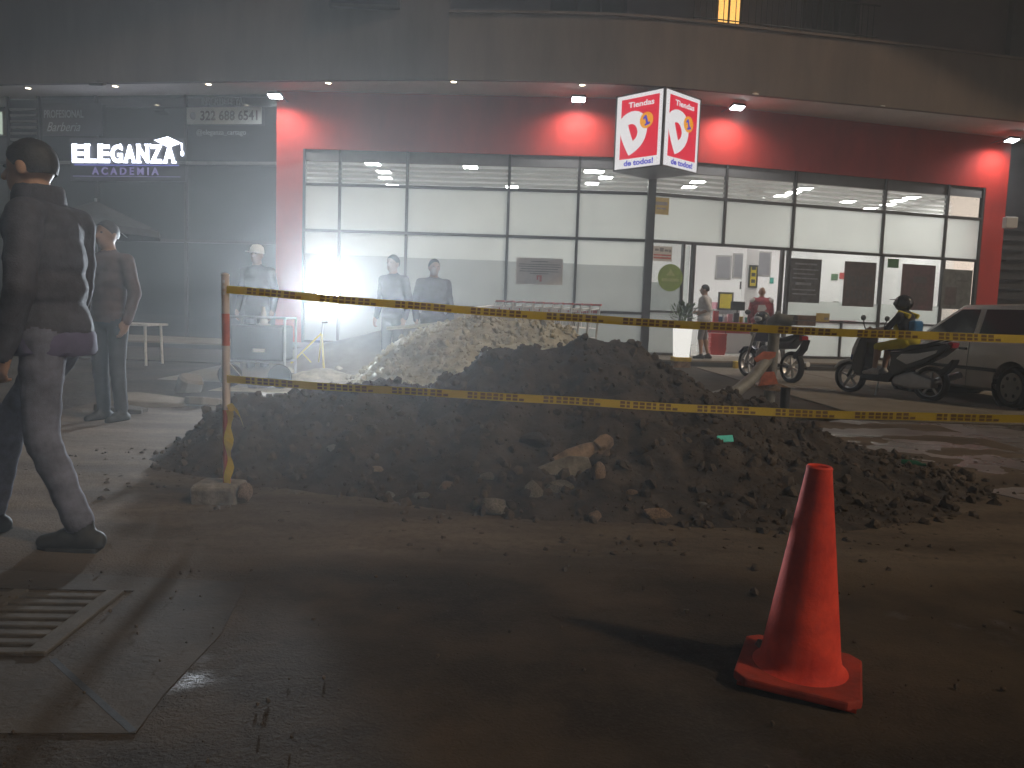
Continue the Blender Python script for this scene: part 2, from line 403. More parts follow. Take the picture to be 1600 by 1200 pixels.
dirt_heap = thing('dirt_heap', 'long dark heap of excavated earth behind the caution tape', 'dirt heap', (0, 5, 0))
hfield(heap_dirt, -3.0, 4.0, 3.85, 8.2, 260, 170).build('mound', 'dirt', dirt_heap, world=True, smooth=True, weld=False)
gravel_heap = thing('gravel_heap', 'pale gravel heap lit by the work lamp behind the dark earth', 'gravel heap', (0, 9, 0))
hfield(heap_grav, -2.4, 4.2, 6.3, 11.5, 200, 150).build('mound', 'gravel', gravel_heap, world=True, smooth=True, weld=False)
def sand_fn(x, y):
    d = 1 - abs(y - 13.2) / 1.6
    h = max(0, min(1.15, 1.15 - 0.255 * max(0, -1.0 - x))) if x < 0 else max(0, 1.15 - 0.45 * x)
    return h * sm(max(0, d)) ** 0.7 + 0.02 * noise.noise((x, y, 0)) - 0.03
sand_heap = hfield(sand_fn, -5.4, 2.6, 11.6, 14.8, 90, 40).build('sand_heap', 'sand', smooth=True, weld=False)
tag(sand_heap, 'smooth grey sand heap sloping behind the gravel', 'sand heap')
def rub_fn(x, y):
    d = math.hypot((x + 2.85) / 1.15, (y - 11.4) / 1.0); return 0.24 * sm(1 - d) + lump(x, y, 0.5 * sm(1 - d)) - 0.02
rubble_mound = hfield(rub_fn, -4.1, -1.6, 10.3, 12.5, 50, 44).build('rubble_mound', 'gravel', smooth=True, weld=False)
tag(rubble_mound, 'low rubble mound under the lamp tripod', 'rubble mound')

# ---- loose pieces: clods and gravel, one joined mass each
def chunk_verts(rnd, nsub=1):
    bm = bmesh.new(); bmesh.ops.create_icosphere(bm, subdivisions=nsub, radius=1.0)
    sx, sy, sz = rnd.uniform(.75, 1.25), rnd.uniform(.7, 1.1), rnd.uniform(.55, .9); off = Vector((rnd.random() * 50, rnd.random() * 50, 0))
    vs = []
    for v in bm.verts:
        k = 1 + 0.42 * noise.noise(v.co * 1.4 + off) + 0.12 * noise.noise(v.co * 4 + off)
        vs.append(np.array((v.co.x * sx * k, v.co.y * sy * k, v.co.z * sz * k)))
    fs = [[v.index for v in f.verts] for f in bm.faces]; bm.free()
    return np.array(vs), np.array(fs)
rnd = random.Random(3)
ORD = ['first', 'second', 'third', 'fourth', 'fifth', 'sixth', 'seventh', 'eighth', 'ninth', 'tenth', 'eleventh', 'twelfth', 'thirteenth', 'fourteenth', 'fifteenth']
CH1 = [chunk_verts(rnd, 1) for _ in range(12)]
def scatter(name, mt, n, place, label, parent=None, cat=None):
    V = []; F = []; o = 0
    for _ in range(n):
        r = place()
        if r is None: continue
        x, y, z, s = r
        vs, fs = CH1[rnd.randrange(12)]
        E3 = np.array(Euler((rnd.random() * 6, rnd.random() * 6, rnd.random() * 6)).to_matrix())
        V.append(vs @ E3.T * s + np.array((x, y, z))); F.append(fs + o); o += len(vs)
    V = np.vstack(V); F = np.vstack(F)
    me = bpy.data.meshes.new(name); me.from_pydata(V.tolist(), [], F.tolist()); me.materials.append(MATS[mt])
    ob = put(name, me); ob['kind'] = 'stuff'
    if parent is not None:
        ob.parent = parent; ob.matrix_parent_inverse = Matrix.Translation(-parent.location)
    else: tag(ob, label, cat)
    return ob
def pl_dirt():
    x = rnd.uniform(-2.8, 3.8); y = rnd.uniform(3.9, 7.9); h = front_h(x, y)
    if h < 0.02 and rnd.random() > 0.04: return None
    s = 0.006 + 0.038 * rnd.random() ** 5
    return x, y, heap_dirt(x, y) + s * 0.35, s
scatter('clods', 'clod', 9000, pl_dirt, None, dirt_heap)
def pl_grav():
    x = rnd.uniform(-2.3, 3.9); y = rnd.uniform(6.5, 11.2); h = grav_h(x, y)
    if h < 0.02 or heap_dirt(x, y) > heap_grav(x, y) + 0.05: return None
    s = 0.012 + 0.036 * rnd.random() ** 2.5
    return x, y, heap_grav(x, y) + s * 0.35, s
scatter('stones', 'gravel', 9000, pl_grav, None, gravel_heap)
def pl_spill():
    t = rnd.random(); x = rnd.uniform(-3.2, 4.6); yf = lerp_list(Y_FRONT, x)
    y = yf + rnd.gauss(-0.05, 0.28)
    if x > 2.2: y += rnd.uniform(-.3, 1.8)
    s = 0.005 + 0.022 * rnd.random() ** 3
    return x, y, s * 0.3, s
scatter('scattered_clods', 'clod', 1500, pl_spill, 'loose earth crumbs strewn around the foot of the heap', None, 'earth crumbs')
def pl_road():
    x = rnd.uniform(-2.8, 2.8); y = rnd.uniform(1.4, 4.2); s = 0.002 + 0.008 * rnd.random() ** 4
    return x, y, s * 0.05 - .004, s
scatter('grit', 'clod', 800, pl_road, 'fine grit scattered over the road', None, 'grit')

# ---- countable rocks
def rock_mesh(seed, kind='round'):
    r = random.Random(seed); bm = bmesh.new(); bmesh.ops.create_icosphere(bm, subdivisions=3, radius=1.0); off = Vector((r.random() * 90, r.random() * 90, 0))
    pl = [(Vector((r.gauss(0, 1), r.gauss(0, 1), r.gauss(0, 1))).normalized(), r.uniform(.42, .80)) for _ in range(11)]
    for v in bm.verts:
        c = v.co.copy()
        for nrm, d in pl:
            k = c.dot(nrm)
            if k > d: c -= nrm * (k - d)
        c *= 1 + 0.08 * noise.noise(c * 2 + off) + 0.03 * noise.noise(c * 8 + off)
        v.co = c
    me = bpy.data.meshes.new('rock'); bm.to_mesh(me); bm.free(); return me
RM = [rock_mesh(i) for i in range(6)]
def rock(px, py, Y, sz, label, mt='stone', rot=None, group=None, lift=0.0, k=None, name='rock'):
    p = at(px, py, Y)
    me = RM[(k if k is not None else rnd.randrange(6))].copy(); me.materials.append(MATS[mt])
    o = put(name, me, None, p + Vector((0, 0, lift)))
    o.scale = sz if not isinstance(sz, (int, float)) else (sz, sz * .8, sz * .65)
    o.rotation_euler = rot if rot else (rnd.uniform(-.3, .3), rnd.uniform(-.3, .3), rnd.random() * 6)
    tag(o, label, 'rock', group or 'rocks and concrete lumps around the heap'); return o
def ghit(px, py, fn):                  # where a sight line meets a heap surface
    d = ray(px, py); t = 2.5
    while t < 16:
        p = CPOS + d * t
        if p.z < max(fn(p.x, p.y), 0.0): return p
        t += 0.01
    return CPOS + d * t
def hrock(px, py, sz, label, mt='stone', **k):
    p = ghit(px, py, lambda x, y: max(heap_dirt(x, y), 0.0)); return rock(px, py, p.y, sz, label, mt, **k)
hrock(462, 774, .072, 'pale rounded stone lying alone right of the tape post block', 'stone', k=0)
hrock(785, 794, (.135, .09, .075), 'largest grey rock at the foot of the heap', 'stone', k=1, rot=(0, .2, .3))
hrock(830, 768, (.075, .06, .085), 'upright grey rock beside the largest rock', 'stone', k=2)
hrock(875, 767, (.11, .08, .085), 'grey boulder under the tilted concrete slab', 'stone', k=3)
hrock(930, 745, (.062, .05, .10), 'tall brownish rock right of the boulder under the slab', 'stone_warm', k=4, rot=(0, .1, 0))
hrock(1030, 806, (.11, .05, .05), 'tan elongated rock at the right end of the rock row', 'stone_warm', k=5, rot=(0, .55, .3))
hrock(927, 812, (.05, .04, .075), 'small tan rock standing on the ground below the boulder', 'stone_warm', k=0, rot=(.2, .2, 0))
hrock(742, 793, (.035, .03, .065), 'thin upright stone left of the largest rock', 'stone', k=2)
hrock(660, 775, (.06, .04, .03), 'flat pale stone in the dark foot of the heap', 'stone', k=1)
hrock(505, 742, (.07, .04, .03), 'flat stone up the slope above the lone pale stone', 'stone_dark', k=4)
hrock(830, 690, (.13, .10, .09), 'dim grey rock half buried above the tilted slab', 'stone_dark', k=3)
for q, (px, py, s) in enumerate(sorted(((520, 700, .05), (590, 735, .055), (648, 745, .06), (700, 760, .07), (610, 775, .05), (760, 745, .06), (560, 765, .045), (905, 790, .05), (985, 770, .045), (1095, 790, .05)))):
    hrock(px, py, s, ORD[q] + ' broken stone from the left set in the lower heap face', ('stone', 'stone_dark', 'stone_warm')[q % 3], group='pale broken stones in the heap front')
for q, (px, py, s) in enumerate(sorted([(552, 802, .03), (612, 798, .03), (690, 808, .035), (730, 812, .028), (580, 790, .03), (640, 812, .025), (1070, 836, .03), (1000, 826, .025), (1072, 955, .018), (460, 808, .025), (410, 800, .02), (535, 826, .02)])):
    hrock(px, py, s, ORD[q] + ' small muddy stone from the left along the foot of the heap', 'stone' if q % 2 else 'stone_dark', group='small stones before the heap')
for q, (px, py, s) in enumerate(sorted([(1356, 720, .045), (1385, 735, .035), (1412, 722, .03), (1455, 742, .03), (1497, 742, .035), (1515, 746, .035), (1570, 756, .03), (1590, 758, .025), (1440, 715, .02), (1300, 690, .05)])):
    p = atz(px, py, 0.02)
    rock(px, py, p.y, s, ORD[q] + ' dark earth lump from the left along the wet path edge', 'clod', group='earth lumps along the wet path')
# tilted broken slab on the heap front
def slab(px, py, dims, rot, mt, label, name='broken_slab', Yoff=0.0):
    p = ghit(px, py, lambda x, y: max(heap_dirt(x, y), 0.0)); p.y += Yoff
    a, b, c = dims; r = random.Random(int(px)); N_ = 10
    poly = []
    for i in range(N_):
        t = 2 * PI * i / N_; k = 1 / max(abs(math.cos(t)), abs(math.sin(t))); k = min(k, 1.25) * r.uniform(.86, 1.04)
        poly.append((a / 2 * k * math.cos(t), b / 2 * k * math.sin(t)))
    o = MB().prism(poly, -c / 2, c / 2, 'z').build(name, mt, bevel=c * 0.12, seg=1); o.location = p; o.rotation_euler = rot
    tag(o, label, 'concrete slab', 'broken concrete slabs in the heap'); return o
slab(905, 712, (.40, .16, .035), (.95, -.34, .12), 'stone_warm', 'tilted pinkish slab of broken concrete jutting from the heap', Yoff=-.06)
slab(882, 742, (.34, .22, .06), (1.15, -.24, .05), 'stone', 'grey slab leaning under the pinkish one', Yoff=-.02)
slab(942, 690, (.11, .10, .06), (.5, -.5, .4), 'stone_warm', 'small pink broken piece at the upper end of the tilted slab', Yoff=-.05)
# lit broken slabs on the left, beyond the post
def fslab(px, py, dims, rot, mt, label, z=0.05):
    p = atz(px, py, z); r = random.Random(int(px * 3 + py)); a, b, c = dims; poly = []
    for i in range(9):
        t = 2 * PI * i / 9; k = min(1 / max(abs(math.cos(t)), abs(math.sin(t))), 1.25) * r.uniform(.8, 1.05)
        poly.append((a / 2 * k * math.cos(t), b / 2 * k * math.sin(t)))
    o = MB().prism(poly, -c / 2, c / 2, 'z').build('broken_slab', mt, bevel=c * 0.12, seg=1); o.location = p; o.rotation_euler = rot
    tag(o, label, 'concrete slab', 'broken concrete slabs on the ground left of the post')
fslab(240, 628, (.75, .45, .10), (.1, .12, .3), 'concrete', 'long pale slab lying flat on the ground behind the walking man')
fslab(296, 603, (.34, .3, .28), (.4, .2, .6), 'concrete', 'blocky chunk of concrete standing left of the tape post')
fslab(320, 628, (.50, .4, .09), (-.1, .15, .9), 'concrete', 'pale slab next to the blocky chunk')
fslab(420, 598, (.55, .45, .10), (.1, -.12, .2), 'concrete', 'slab right of the tape post behind the lower tape')
fslab(425, 622, (.40, .3, .08), (.05, .1, .5), 'concrete', 'lower slab right of the tape post close to the dark heap')
fslab(190, 640, (.5, .3, .07), (.0, .1, .1), 'concrete_dirty', 'dirty slab nearest to the walking man')
for q, (px, py, s) in enumerate(sorted([(445, 590, .10), (470, 600, .08), (495, 603, .09), (520, 598, .07), (545, 590, .08), (455, 578, .07), (530, 575, .06), (560, 600, .06)])):
    rock(px, py, 11.0 - q * .05, s, ORD[q] + ' pale rubble lump from the left at the feet of the tripod', 'gravel', group='rubble lumps by the tripod')

# ---- forecourt, path, porch, grass
fc = MB().prism([(4.15, 9.25), (18, 9.0), (18, 24.4), (-18, 24.4), (-18, 15.5), (1.5, 14.6)], -0.02, 0.012, 'z').build('forecourt', 'concrete_dirty')
tag(fc, kind='structure')
k = 0
sl_me = {}
for ix in range(6):
    for iy in range(5):
        x0, y0 = 4.4 + ix * 2.3, 9.35 + iy * 2.3
        if y0 > 17.5: continue
        if 'a' not in sl_me: sl_me['a'] = MB().box((0, 0, 0), (2.27, 2.27, 0.05)).mesh('slab', 'concrete', bevel=0.008, seg=1)
        put('slab', sl_me['a'], fc, (x0 + 1.15 + (iy * .0), y0 + 1.15, 0.004 + 0.004 * rnd.random()))
pth = MB().prism([(2.9, 6.6), (3.6, 4.9), (14, 3.4), (14, 9.0), (4.0, 9.25), (3.2, 8.5)], -0.02, 0.014, 'z').build('wet_path', 'wet_path')
tag(pth, kind='structure')
for a, b in (((3.5, 7.9), (14, 7.4)), ((4.3, 5.0), (7.6, 8.9))):
    m_ = MB().bar((a[0], a[1], 0.0155), (b[0], b[1], 0.0155), 0.03, 0.004); m_.build('joint', 'asphalt', pth)
grs = MB(); r_ = random.Random(5)
for _ in range(2600):
    x = r_.uniform(5.9, 10); y = r_.uniform(7.7, 9.1) ; a = r_.random() * 6; h = r_.uniform(.03, .08)
    dx, dy = .006 * math.cos(a), .006 * math.sin(a); l = r_.uniform(-.02, .02)
    grs.add([(x - dx, y - dy, .01), (x + dx, y + dy, .01), (x + l, y + l, h)], [(0, 1, 2)])
mat('grass', (0.06, 0.085, 0.03), 0.8, var=0.3)
tag(grs.build('grass', 'grass', weld=False), 'dark grass strip beside the forecourt at the frame edge', 'grass', kind='stuff')
porch = MB().prism([(-18, 19.4), (3.8, 18.9), (14.6, 21.9), (18, 22.7), (18, 24.4), (-18, 24.4)], 0.0, 0.165, 'z').build('porch', 'concrete', bevel=0.012, seg=1)
tag(porch, kind='structure')
MB().prism([(-18, 19.37), (3.8, 18.87), (14.6, 21.87), (14.6, 21.89), (3.8, 18.89), (-18, 19.39)], 0.015, 0.12, 'z').build('step_face', 'dark_panel', porch)

# ================================================================== BUILDING
class Wall:
    def __init__(s, P, Q):
        s.P = Vector((*P, 0)); s.Q = Vector((*Q, 0)); s.U = (s.Q - s.P).normalized(); s.L = (s.Q - s.P).length
        s.N = Vector((s.U.y, -s.U.x, 0))
    def p(s, a, z, off=0.0): return s.P + s.U * a + Vector((0, 0, z)) + s.N * off
    def px(s, x, y): q = onwall(x, y, s.P, s.Q); return (q - s.P).dot(s.U), q.z
    def panel(s, mb, a0, a1, z0, z1, off=0.0):
        return mb.quad(s.p(a0, z0, off), s.p(a1, z0, off), s.p(a1, z1, off), s.p(a0, z1, off))
    def slab(s, mb, a0, a1, z0, z1, o0, o1):     # box between offsets o0 and o1
        vs = [s.p(a, z, o) for a in (a0, a1) for o in (o0, o1) for z in (z0, z1)]
        return mb.add(vs, [(0, 1, 3, 2), (4, 6, 7, 5), (0, 4, 5, 1), (2, 3, 7, 6), (0, 2, 6, 4), (1, 5, 7, 3)])
WL = Wall((-6.62, 21.35), (3.55, 20.95))
WR = Wall((3.55, 20.95), (14.80, 23.76))
WD = Wall((-18.5, 23.45), (-6.62, 21.62))
FL = 0.165                                     # store floor / porch level
ZS = 6.94                                      # soffit
ROWS = [FL, 1.29, 3.25, 4.49, 5.42]
bld = thing('commercial_building', 'grey apartment building with curved parapet over a red shopfront', 'building', (0, 21, 0))
def B(mb, name, mt, parent=None, **k): return mb.build(name, mt, parent or bld, world=True, **k)

# red walls ---------------------------------------------------------
s_l0 = WL.px(473, 300)[0]; s_r1 = WR.px(1538, 330)[0]
rw = MB()
WL.slab(rw, 0.0, s_l0, FL, ZS, -0.25, 0.0)                              # red pier on the left
WL.slab(rw, s_l0, WL.L, ROWS[4], ZS, -0.25, 0.0)
red_l = B(rw, 'red_wall', 'red_wall')
rw = MB()
WR.slab(rw, 0.0, s_r1, ROWS[4], ZS, -0.25, 0.0)
WR.slab(rw, s_r1, WR.L, FL, ZS, -0.45, 0.0)
red_r = B(rw, 'red_wall', 'red_wall')
ret = MB(); ret.quad(WL.p(0, FL, 0), WL.p(0, ZS, 0), WD.p(WD.L, ZS, -.2), WD.p(WD.L, FL, -.2)); B(ret, 'pier_return', 'red_wall')

# shopfront glazing -------------------------------------------------
front_l = bpy.data.objects.new('shopfront', None); COL.objects.link(front_l); front_l.parent = bld
front_r = bpy.data.objects.new('shopfront', None); COL.objects.link(front_r); front_r.parent = bld
def mull(W, par, a, z0, z1, wd=0.07, dp=0.12, off=-0.06):
    m = MB(); W.slab(m, a - wd / 2, a + wd / 2, z0, z1, off - dp / 2, off + dp / 2); return B(m, 'mullion', 'dark_frame', par)
def trans(W, par, a0, a1, z, hh=0.07, dp=0.10, off=-0.06):
    m = MB(); W.slab(m, a0, a1, z - hh / 2, z + hh / 2, off - dp / 2, off + dp / 2); return B(m, 'transom', 'dark_frame', par)
def pane(W, par, a0, a1, z0, z1, mt, off=-0.06, name='pane'):
    m = MB(); W.panel(m, a0, a1, z0, z1, off); return B(m, name, mt, par)
ml = [s_l0 + .03] + [WL.px(x, 330)[0] for x in (530, 635, 794, 903)] + [WL.L - 0.06]
for a in ml[:-1]: mull(WL, front_l, a, FL, ROWS[4])
for z in ROWS[1:4]: trans(WL, front_l, ml[0], ml[-1], z, hh=0.075)
trans(WL, front_l, ml[0], ml[-1], FL + .04, hh=0.07)
for i in range(5):
    a0, a1 = ml[i] + .03, ml[i + 1] - .03
    pane(WL, front_l, a0, a1, FL + .07, ROWS[1] - .035, 'film_grey')
    zb = 2.62 - 0.015 * i
    pane(WL, front_l, a0, a1, ROWS[1] + .035, zb, 'film_grey'); pane(WL, front_l, a0, a1, zb, ROWS[2] - .035, 'film_white')
    pane(WL, front_l, a0, a1, ROWS[2] + .035, ROWS[3] - .035, 'film_white')
    pane(WL, front_l, a0, a1, ROWS[3] + .035, 5.12, 'clear_glass')
    for j in range(4): pane(WL, front_l, a0, a1, 4.56 + j * .13, 4.56 + j * .13 + .075, 'film_strip', -.064, 'film_strip')
m = MB(); WL.slab(m, s_l0, WL.L - .12, 5.12, 5.42, -.16, -.05); B(m, 'lintel', 'lintel', front_l)
# corner column (leans a little)
m = MB(); m.box((3.56, 20.98, (FL + 5.42) / 2), (0.21, 0.21, 5.42 - FL)); B(m, 'corner_column', 'dark_frame')
rp = [0.12] + [WR.px(x, 340)[0] for x in (1133, 1241, 1382, 1480)] + [s_r1 - .05]
for a in rp[1:]: mull(WR, front_r, a, ROWS[2], ROWS[4])
for z in ROWS[2:4]: trans(WR, front_r, rp[0], rp[-1], z, hh=0.08)
for i in range(5):
    a0, a1 = rp[i] + .03, rp[i + 1] - .03
    pane(WR, front_r, a0, a1, ROWS[2] + .04, ROWS[3] - .04, 'film_white')
    pane(WR, front_r, a0, a1, ROWS[3] + .04, 5.12, 'clear_glass')
    for j in range(4): pane(WR, front_r, a0, a1, 4.56 + j * .13, 4.56 + j * .13 + .075, 'film_strip', -.064, 'film_strip')
m = MB(); WR.slab(m, .12, s_r1, 5.12, 5.42, -.16, -.05); B(m, 'lintel', 'lintel', front_r)
dA, dB_, dC, dD = [WR.px(x, 450)[0] for x in (1066, 1082, 1221, 1231)]
for a, wd in ((dA, .06), (dB_, .10), (dC, .08), (dD, .09)): mull(WR, front_r, a, FL, ROWS[2], wd)
trans(WR, front_r, .12, dA, 1.36); trans(WR, front_r, .12, dA, FL + .04)
pane(WR, front_r, .14, dA - .03, 1.40, ROWS[2] - .04, 'clear_glass'); pane(WR, front_r, .14, dA - .03, 1.40, 2.15, 'film_grey', -.066, 'film'); pane(WR, front_r, .14, dA - .03, FL + .07, 1.32, 'film_grey')
# door leaf slid aside
dl = MB(); WR.slab(dl, dA + .04, dB_ - .06, FL + .03, ROWS[2] - .05, -.18, -.15); B(dl, 'sliding_door', 'clear_glass', front_r)
lo = [dD + .045] + [WR.px(x, 450)[0] for x in (1377, 1473)] + [s_r1 - .05]
for a in lo[1:]: mull(WR, front_r, a, FL, ROWS[2])
trans(WR, front_r, lo[0], lo[-1], 1.25); trans(WR, front_r, lo[0], lo[-1], FL + .04)
for i in range(3):
    a0, a1 = lo[i] + .03, lo[i + 1] - .03
    pane(WR, front_r, a0, a1, 1.30, ROWS[2] - .04, 'clear_glass')
    pane(WR, front_r, a0, a1, 1.30, 1.82, 'film_white', -.066, 'film')
    pane(WR, front_r, a0, a1, FL + .08, 1.21, 'film_white')
a_half = WR.px(1313, 540)[0]; mull(WR, front_r, a_half, FL, 1.25, .05)

# soffit, curved parapet, storey above --------------------------------
FR = [(-18.5, 22.35), (-14.26, 21.58), (-10.45, 20.97), (-6.35, 20.33), (-3.9, 19.98), (-1.86, 19.73), (0.3, 19.58), (2.3, 19.56), (4.2, 19.78), (6.26, 20.17), (9.86, 20.85), (13.81, 21.70), (18.5, 22.8)]
def catmull(P, n=6):
    P = [Vector(p) for p in P]; o = []
    for i in range(len(P) - 1):
        a, b, c, d = P[max(i - 1, 0)], P[i], P[i + 1], P[min(i + 2, len(P) - 1)]
        for k in range(n):
            t = k / n; o.append(0.5 * ((2 * b) + (c - a) * t + (2 * a - 5 * b + 4 * c - d) * t * t + (3 * b - a - 3 * c + d) * t ** 3))
    o.append(P[-1]); return o
FC = catmull(FR)
def back_y(x):
    if x < -6.62: return 23.45 + (x + 18.5) / 11.88 * (21.62 - 23.45)
    if x < 3.55: return 21.35 + (x + 6.62) / 10.17 * (-.4)
    return 20.95 + (x - 3.55) / 11.25 * 2.81
m = MB()
for a, b in zip(FC, FC[1:]): m.quad((a.x, a.y, ZS), (b.x, b.y, ZS), (b.x, back_y(b.x) + .3, ZS), (a.x, back_y(a.x) + .3, ZS))
B(m, 'soffit', 'soffit_white')
xs_step = at(697, 60, 19.7).x
m1, m2 = MB(), MB()
for a, b in zip(FC, FC[1:]):
    left = b.x <= xs_step + .25
    top = 12.2 if left else 8.5
    mm = m1 if left else m2
    mm.quad((a.x, a.y, ZS - .03), (b.x, b.y, ZS - .03), (b.x, b.y, top), (a.x, a.y, top))
    mm.quad((a.x, a.y + .14, ZS - .03), (b.x, b.y + .14, ZS - .03), (b.x, b.y + .14, top), (a.x, a.y + .14, top))
    mm.quad((a.x, a.y, ZS - .03), (b.x, b.y, ZS - .03), (b.x, b.y + .14, ZS - .03), (a.x, a.y + .14, ZS - .03))
    mm.quad((a.x, a.y, top), (b.x, b.y, top), (b.x, b.y + .14, top), (a.x, a.y + .14, top))
B(m1, 'upper_wall', 'render_pink', smooth=True); par = B(m2, 'parapet', 'render_grey', smooth=True)
# coping on parapet
cp = MB(); pts = [(q.x, q.y + .07, 8.53) for q in FC if q.x > xs_step]
for a, b in zip(pts, pts[1:]): cp.bar(a, b, .24, .06)
B(cp, 'coping', 'render_grey', par)
# dark window in the left upper wall
w0, w1 = at(515, 20, 19.9), at(625, 22, 19.85)
uw = MB(); uw.box(((w0.x + w1.x) / 2, 19.86, 9.35), (w1.x - w0.x, .16, 1.5)); win = B(uw, 'window', 'dark_frame')
uw = MB(); uw.box(((w0.x + w1.x) / 2, 19.77, 9.35), (w1.x - w0.x - .14, .03, 1.36)); B(uw, 'pane', 'shop_dark_glass', win)
# balcony back wall with windows, door, added overhead slab
mat('balcony_wall', (0.16, 0.12, 0.115), 0.85, var=0.1, scale=1)
bw = MB(); bw.box((8.4, 24.6, 9.6), (21.4, .2, 5.4)); bw.box((8, 24.3, ZS + .15), (21, 3.6, .25)); B(bw, 'balcony_wall', 'balcony_wall')
rf = MB(); rf.box((0, 26.5, 12.3), (38, 16, .25)); B(rf, 'sky_block_slab', 'render_grey')  # unseen slab added overhead to block the sky light
emis('window_glow', (1.0, 0.52, 0.12), 1.6)
for px0, px1, glow in ((1118, 1160, True), (1255, 1345, False), (860, 980, False)):
    a, b = at(px0, 10, 24.4), at(px1, 10, 24.4)
    fr = MB(); fr.box(((a.x + b.x) / 2, 24.46, 10.3), (b.x - a.x, .1, 2.4)); f_ = B(fr, 'window', 'dark_frame')
    n_ = 2 if glow else 3
    for q in range(n_):
        wq = (b.x - a.x - .1) / n_
        pn = MB(); pn.box((a.x + .05 + wq * (q + .5), 24.395, 10.3), (wq - .06, .03, 2.28)); B(pn, 'pane', 'window_glow' if glow else 'shop_dark_glass', f_)
# balcony railing
rail = [q for q in FC if 3.9 < q.x < 9.4]
rl = MB(); rl.tube([(q.x, q.y + .07, 9.45) for q in rail], .025); rl.tube([(q.x, q.y + .07, 8.66) for q in rail], .015)
railing = B(rl, 'railing', 'dark_frame')
L_ = 0
for a, b in zip(rail, rail[1:]):
    n_ = max(1, int((b - a).length / .14))
    for q in range(n_):
        t = q / n_; p_ = a + (b - a) * t
        bb = MB(); bb.tube([(p_.x, p_.y + .07, 8.56), (p_.x, p_.y + .07, 9.45)], .010, 6); B(bb, 'baluster', 'dark_frame', railing)
# end walls of the building and rear
ew = MB(); ew.box((16.6, 27, 6), (3.6, 5.5, 12)); 
mat('dark_render', (0.05, 0.048, 0.05), 0.8, var=0.2)
B(ew, 'side_wing', 'dark_render')
for q in range(9):
    lv = MB(); lv.box((15.35, 24.2, 4.6 - q * .3), (1.1, .05, .07)); B(lv, 'louvre', 'dark_render')
jb = at(1578, 348, 23.0)
jx = MB(); jx.box(jb, (.34, .2, .32)); B(jx, 'meter_box', 'soffit_white', bevel=.02)

# dark shop on the left -----------------------------------------------
salon = bpy.data.objects.new('dark_shopfront', None); COL.objects.link(salon); salon.parent = bld
m = MB(); WD.slab(m, 0, WD.L, FL, ZS, -.5, -.42); B(m, 'back_panel', 'dark_panel', salon)
edges = [0] + [WD.px(x, 200)[0] for x in (12, 60, 150, 290)] + [WD.L]
for a in edges[1:]: mull(WD, salon, a - .04, FL, ZS, .07, .1, -.08)
for z in (2.9, 5.05): trans(WD, salon, 0, WD.L, z, .09, .1, -.08)
for i in range(5):
    a0, a1 = edges[i] + .03, edges[i + 1] - .08
    for z0, z1 in ((FL, 2.85), (2.95, 5.0), (5.1, ZS)):
        if i == 1 and z0 > 5: continue
        pane(WD, salon, a0, a1, z0, z1, 'shop_dark_glass', -.08)
for q in range(8):
    lv = MB(); z = 5.35 + q * .17
    WD.slab(lv, edges[1] + .05, edges[2] - .1, z, z + .06, -.12, -.03); B(lv, 'louvre', 'alu', salon)
# raised band under the upper panes
m = MB(); WD.slab(m, WD.px(60, 210)[0], WD.L, 5.02, 5.1, -.03, .03); B(m, 'ledge', 'alu', salon)

# interior shell --------------------------------------------------------
CZ = 5.62
def ST(mb, name, mt): return tag(mb.build(name, mt), kind='structure')
ST(MB().prism([(-6.4, 21.5), (3.5, 21.15), (14.5, 23.9), (14.5, 31), (-6.4, 31)], FL - .1, FL + .004, 'z'), 'floor', 'interior_floor')
ST(MB().prism([(-6.4, 21.55), (3.5, 21.2), (14.5, 23.95), (14.5, 31), (-6.4, 31)], CZ, CZ + .1, 'z'), 'ceiling', 'interior_white')
ST(MB().box((4, 31.1, 3), (21.4, .2, 6)), 'wall_back', 'interior_white')
ST(MB().box((-6.5, 26.3, 3), (.2, 9.4, 6)), 'wall_left', 'interior_white')
ST(MB().box((14.62, 27.5, 3), (.2, 7, 6)), 'wall_right', 'interior_white')

def on_ceiling(px, py): return atz(px, py, CZ - .03)
lp_me = MB().box((0, 0, 0), (.46, .46, .03)).mesh('frame', 'alu'); ld_me = MB().box((0, 0, -.012), (.42, .42, .02)).mesh('diffuser', 'panel_light')
seen = [(600, 268), (602, 277), (800, 291), (932, 268), (946, 277), (925, 286), (1090, 284), (1076, 292), (1258, 294), (1240, 300), (1222, 305), (1425, 308), (1405, 313), (1388, 319), (1360, 325)]
spots = [on_ceiling(x, y) for x, y in seen]
for x in (-4.5, -1.5, 2.2, 8.5, 11.8):
    for y in (24.0, 28.0): spots.append(Vector((x, max(y, back_y(x) + 1.6), CZ - .03)))
rank = {q: r for r, q in enumerate(sorted(range(len(seen)), key=lambda z: seen[z][0]))}
for i, p in enumerate(spots):
    t = thing('ceiling_light', (ORD[rank[i]] + ' white ceiling light panel from the left seen through the upper panes') if i < len(seen) else 'white ceiling light panel deep inside the store', 'ceiling light', p, 0, 'ceiling light panels in the store')
    put('frame', lp_me, t); put('diffuser', ld_me, t)

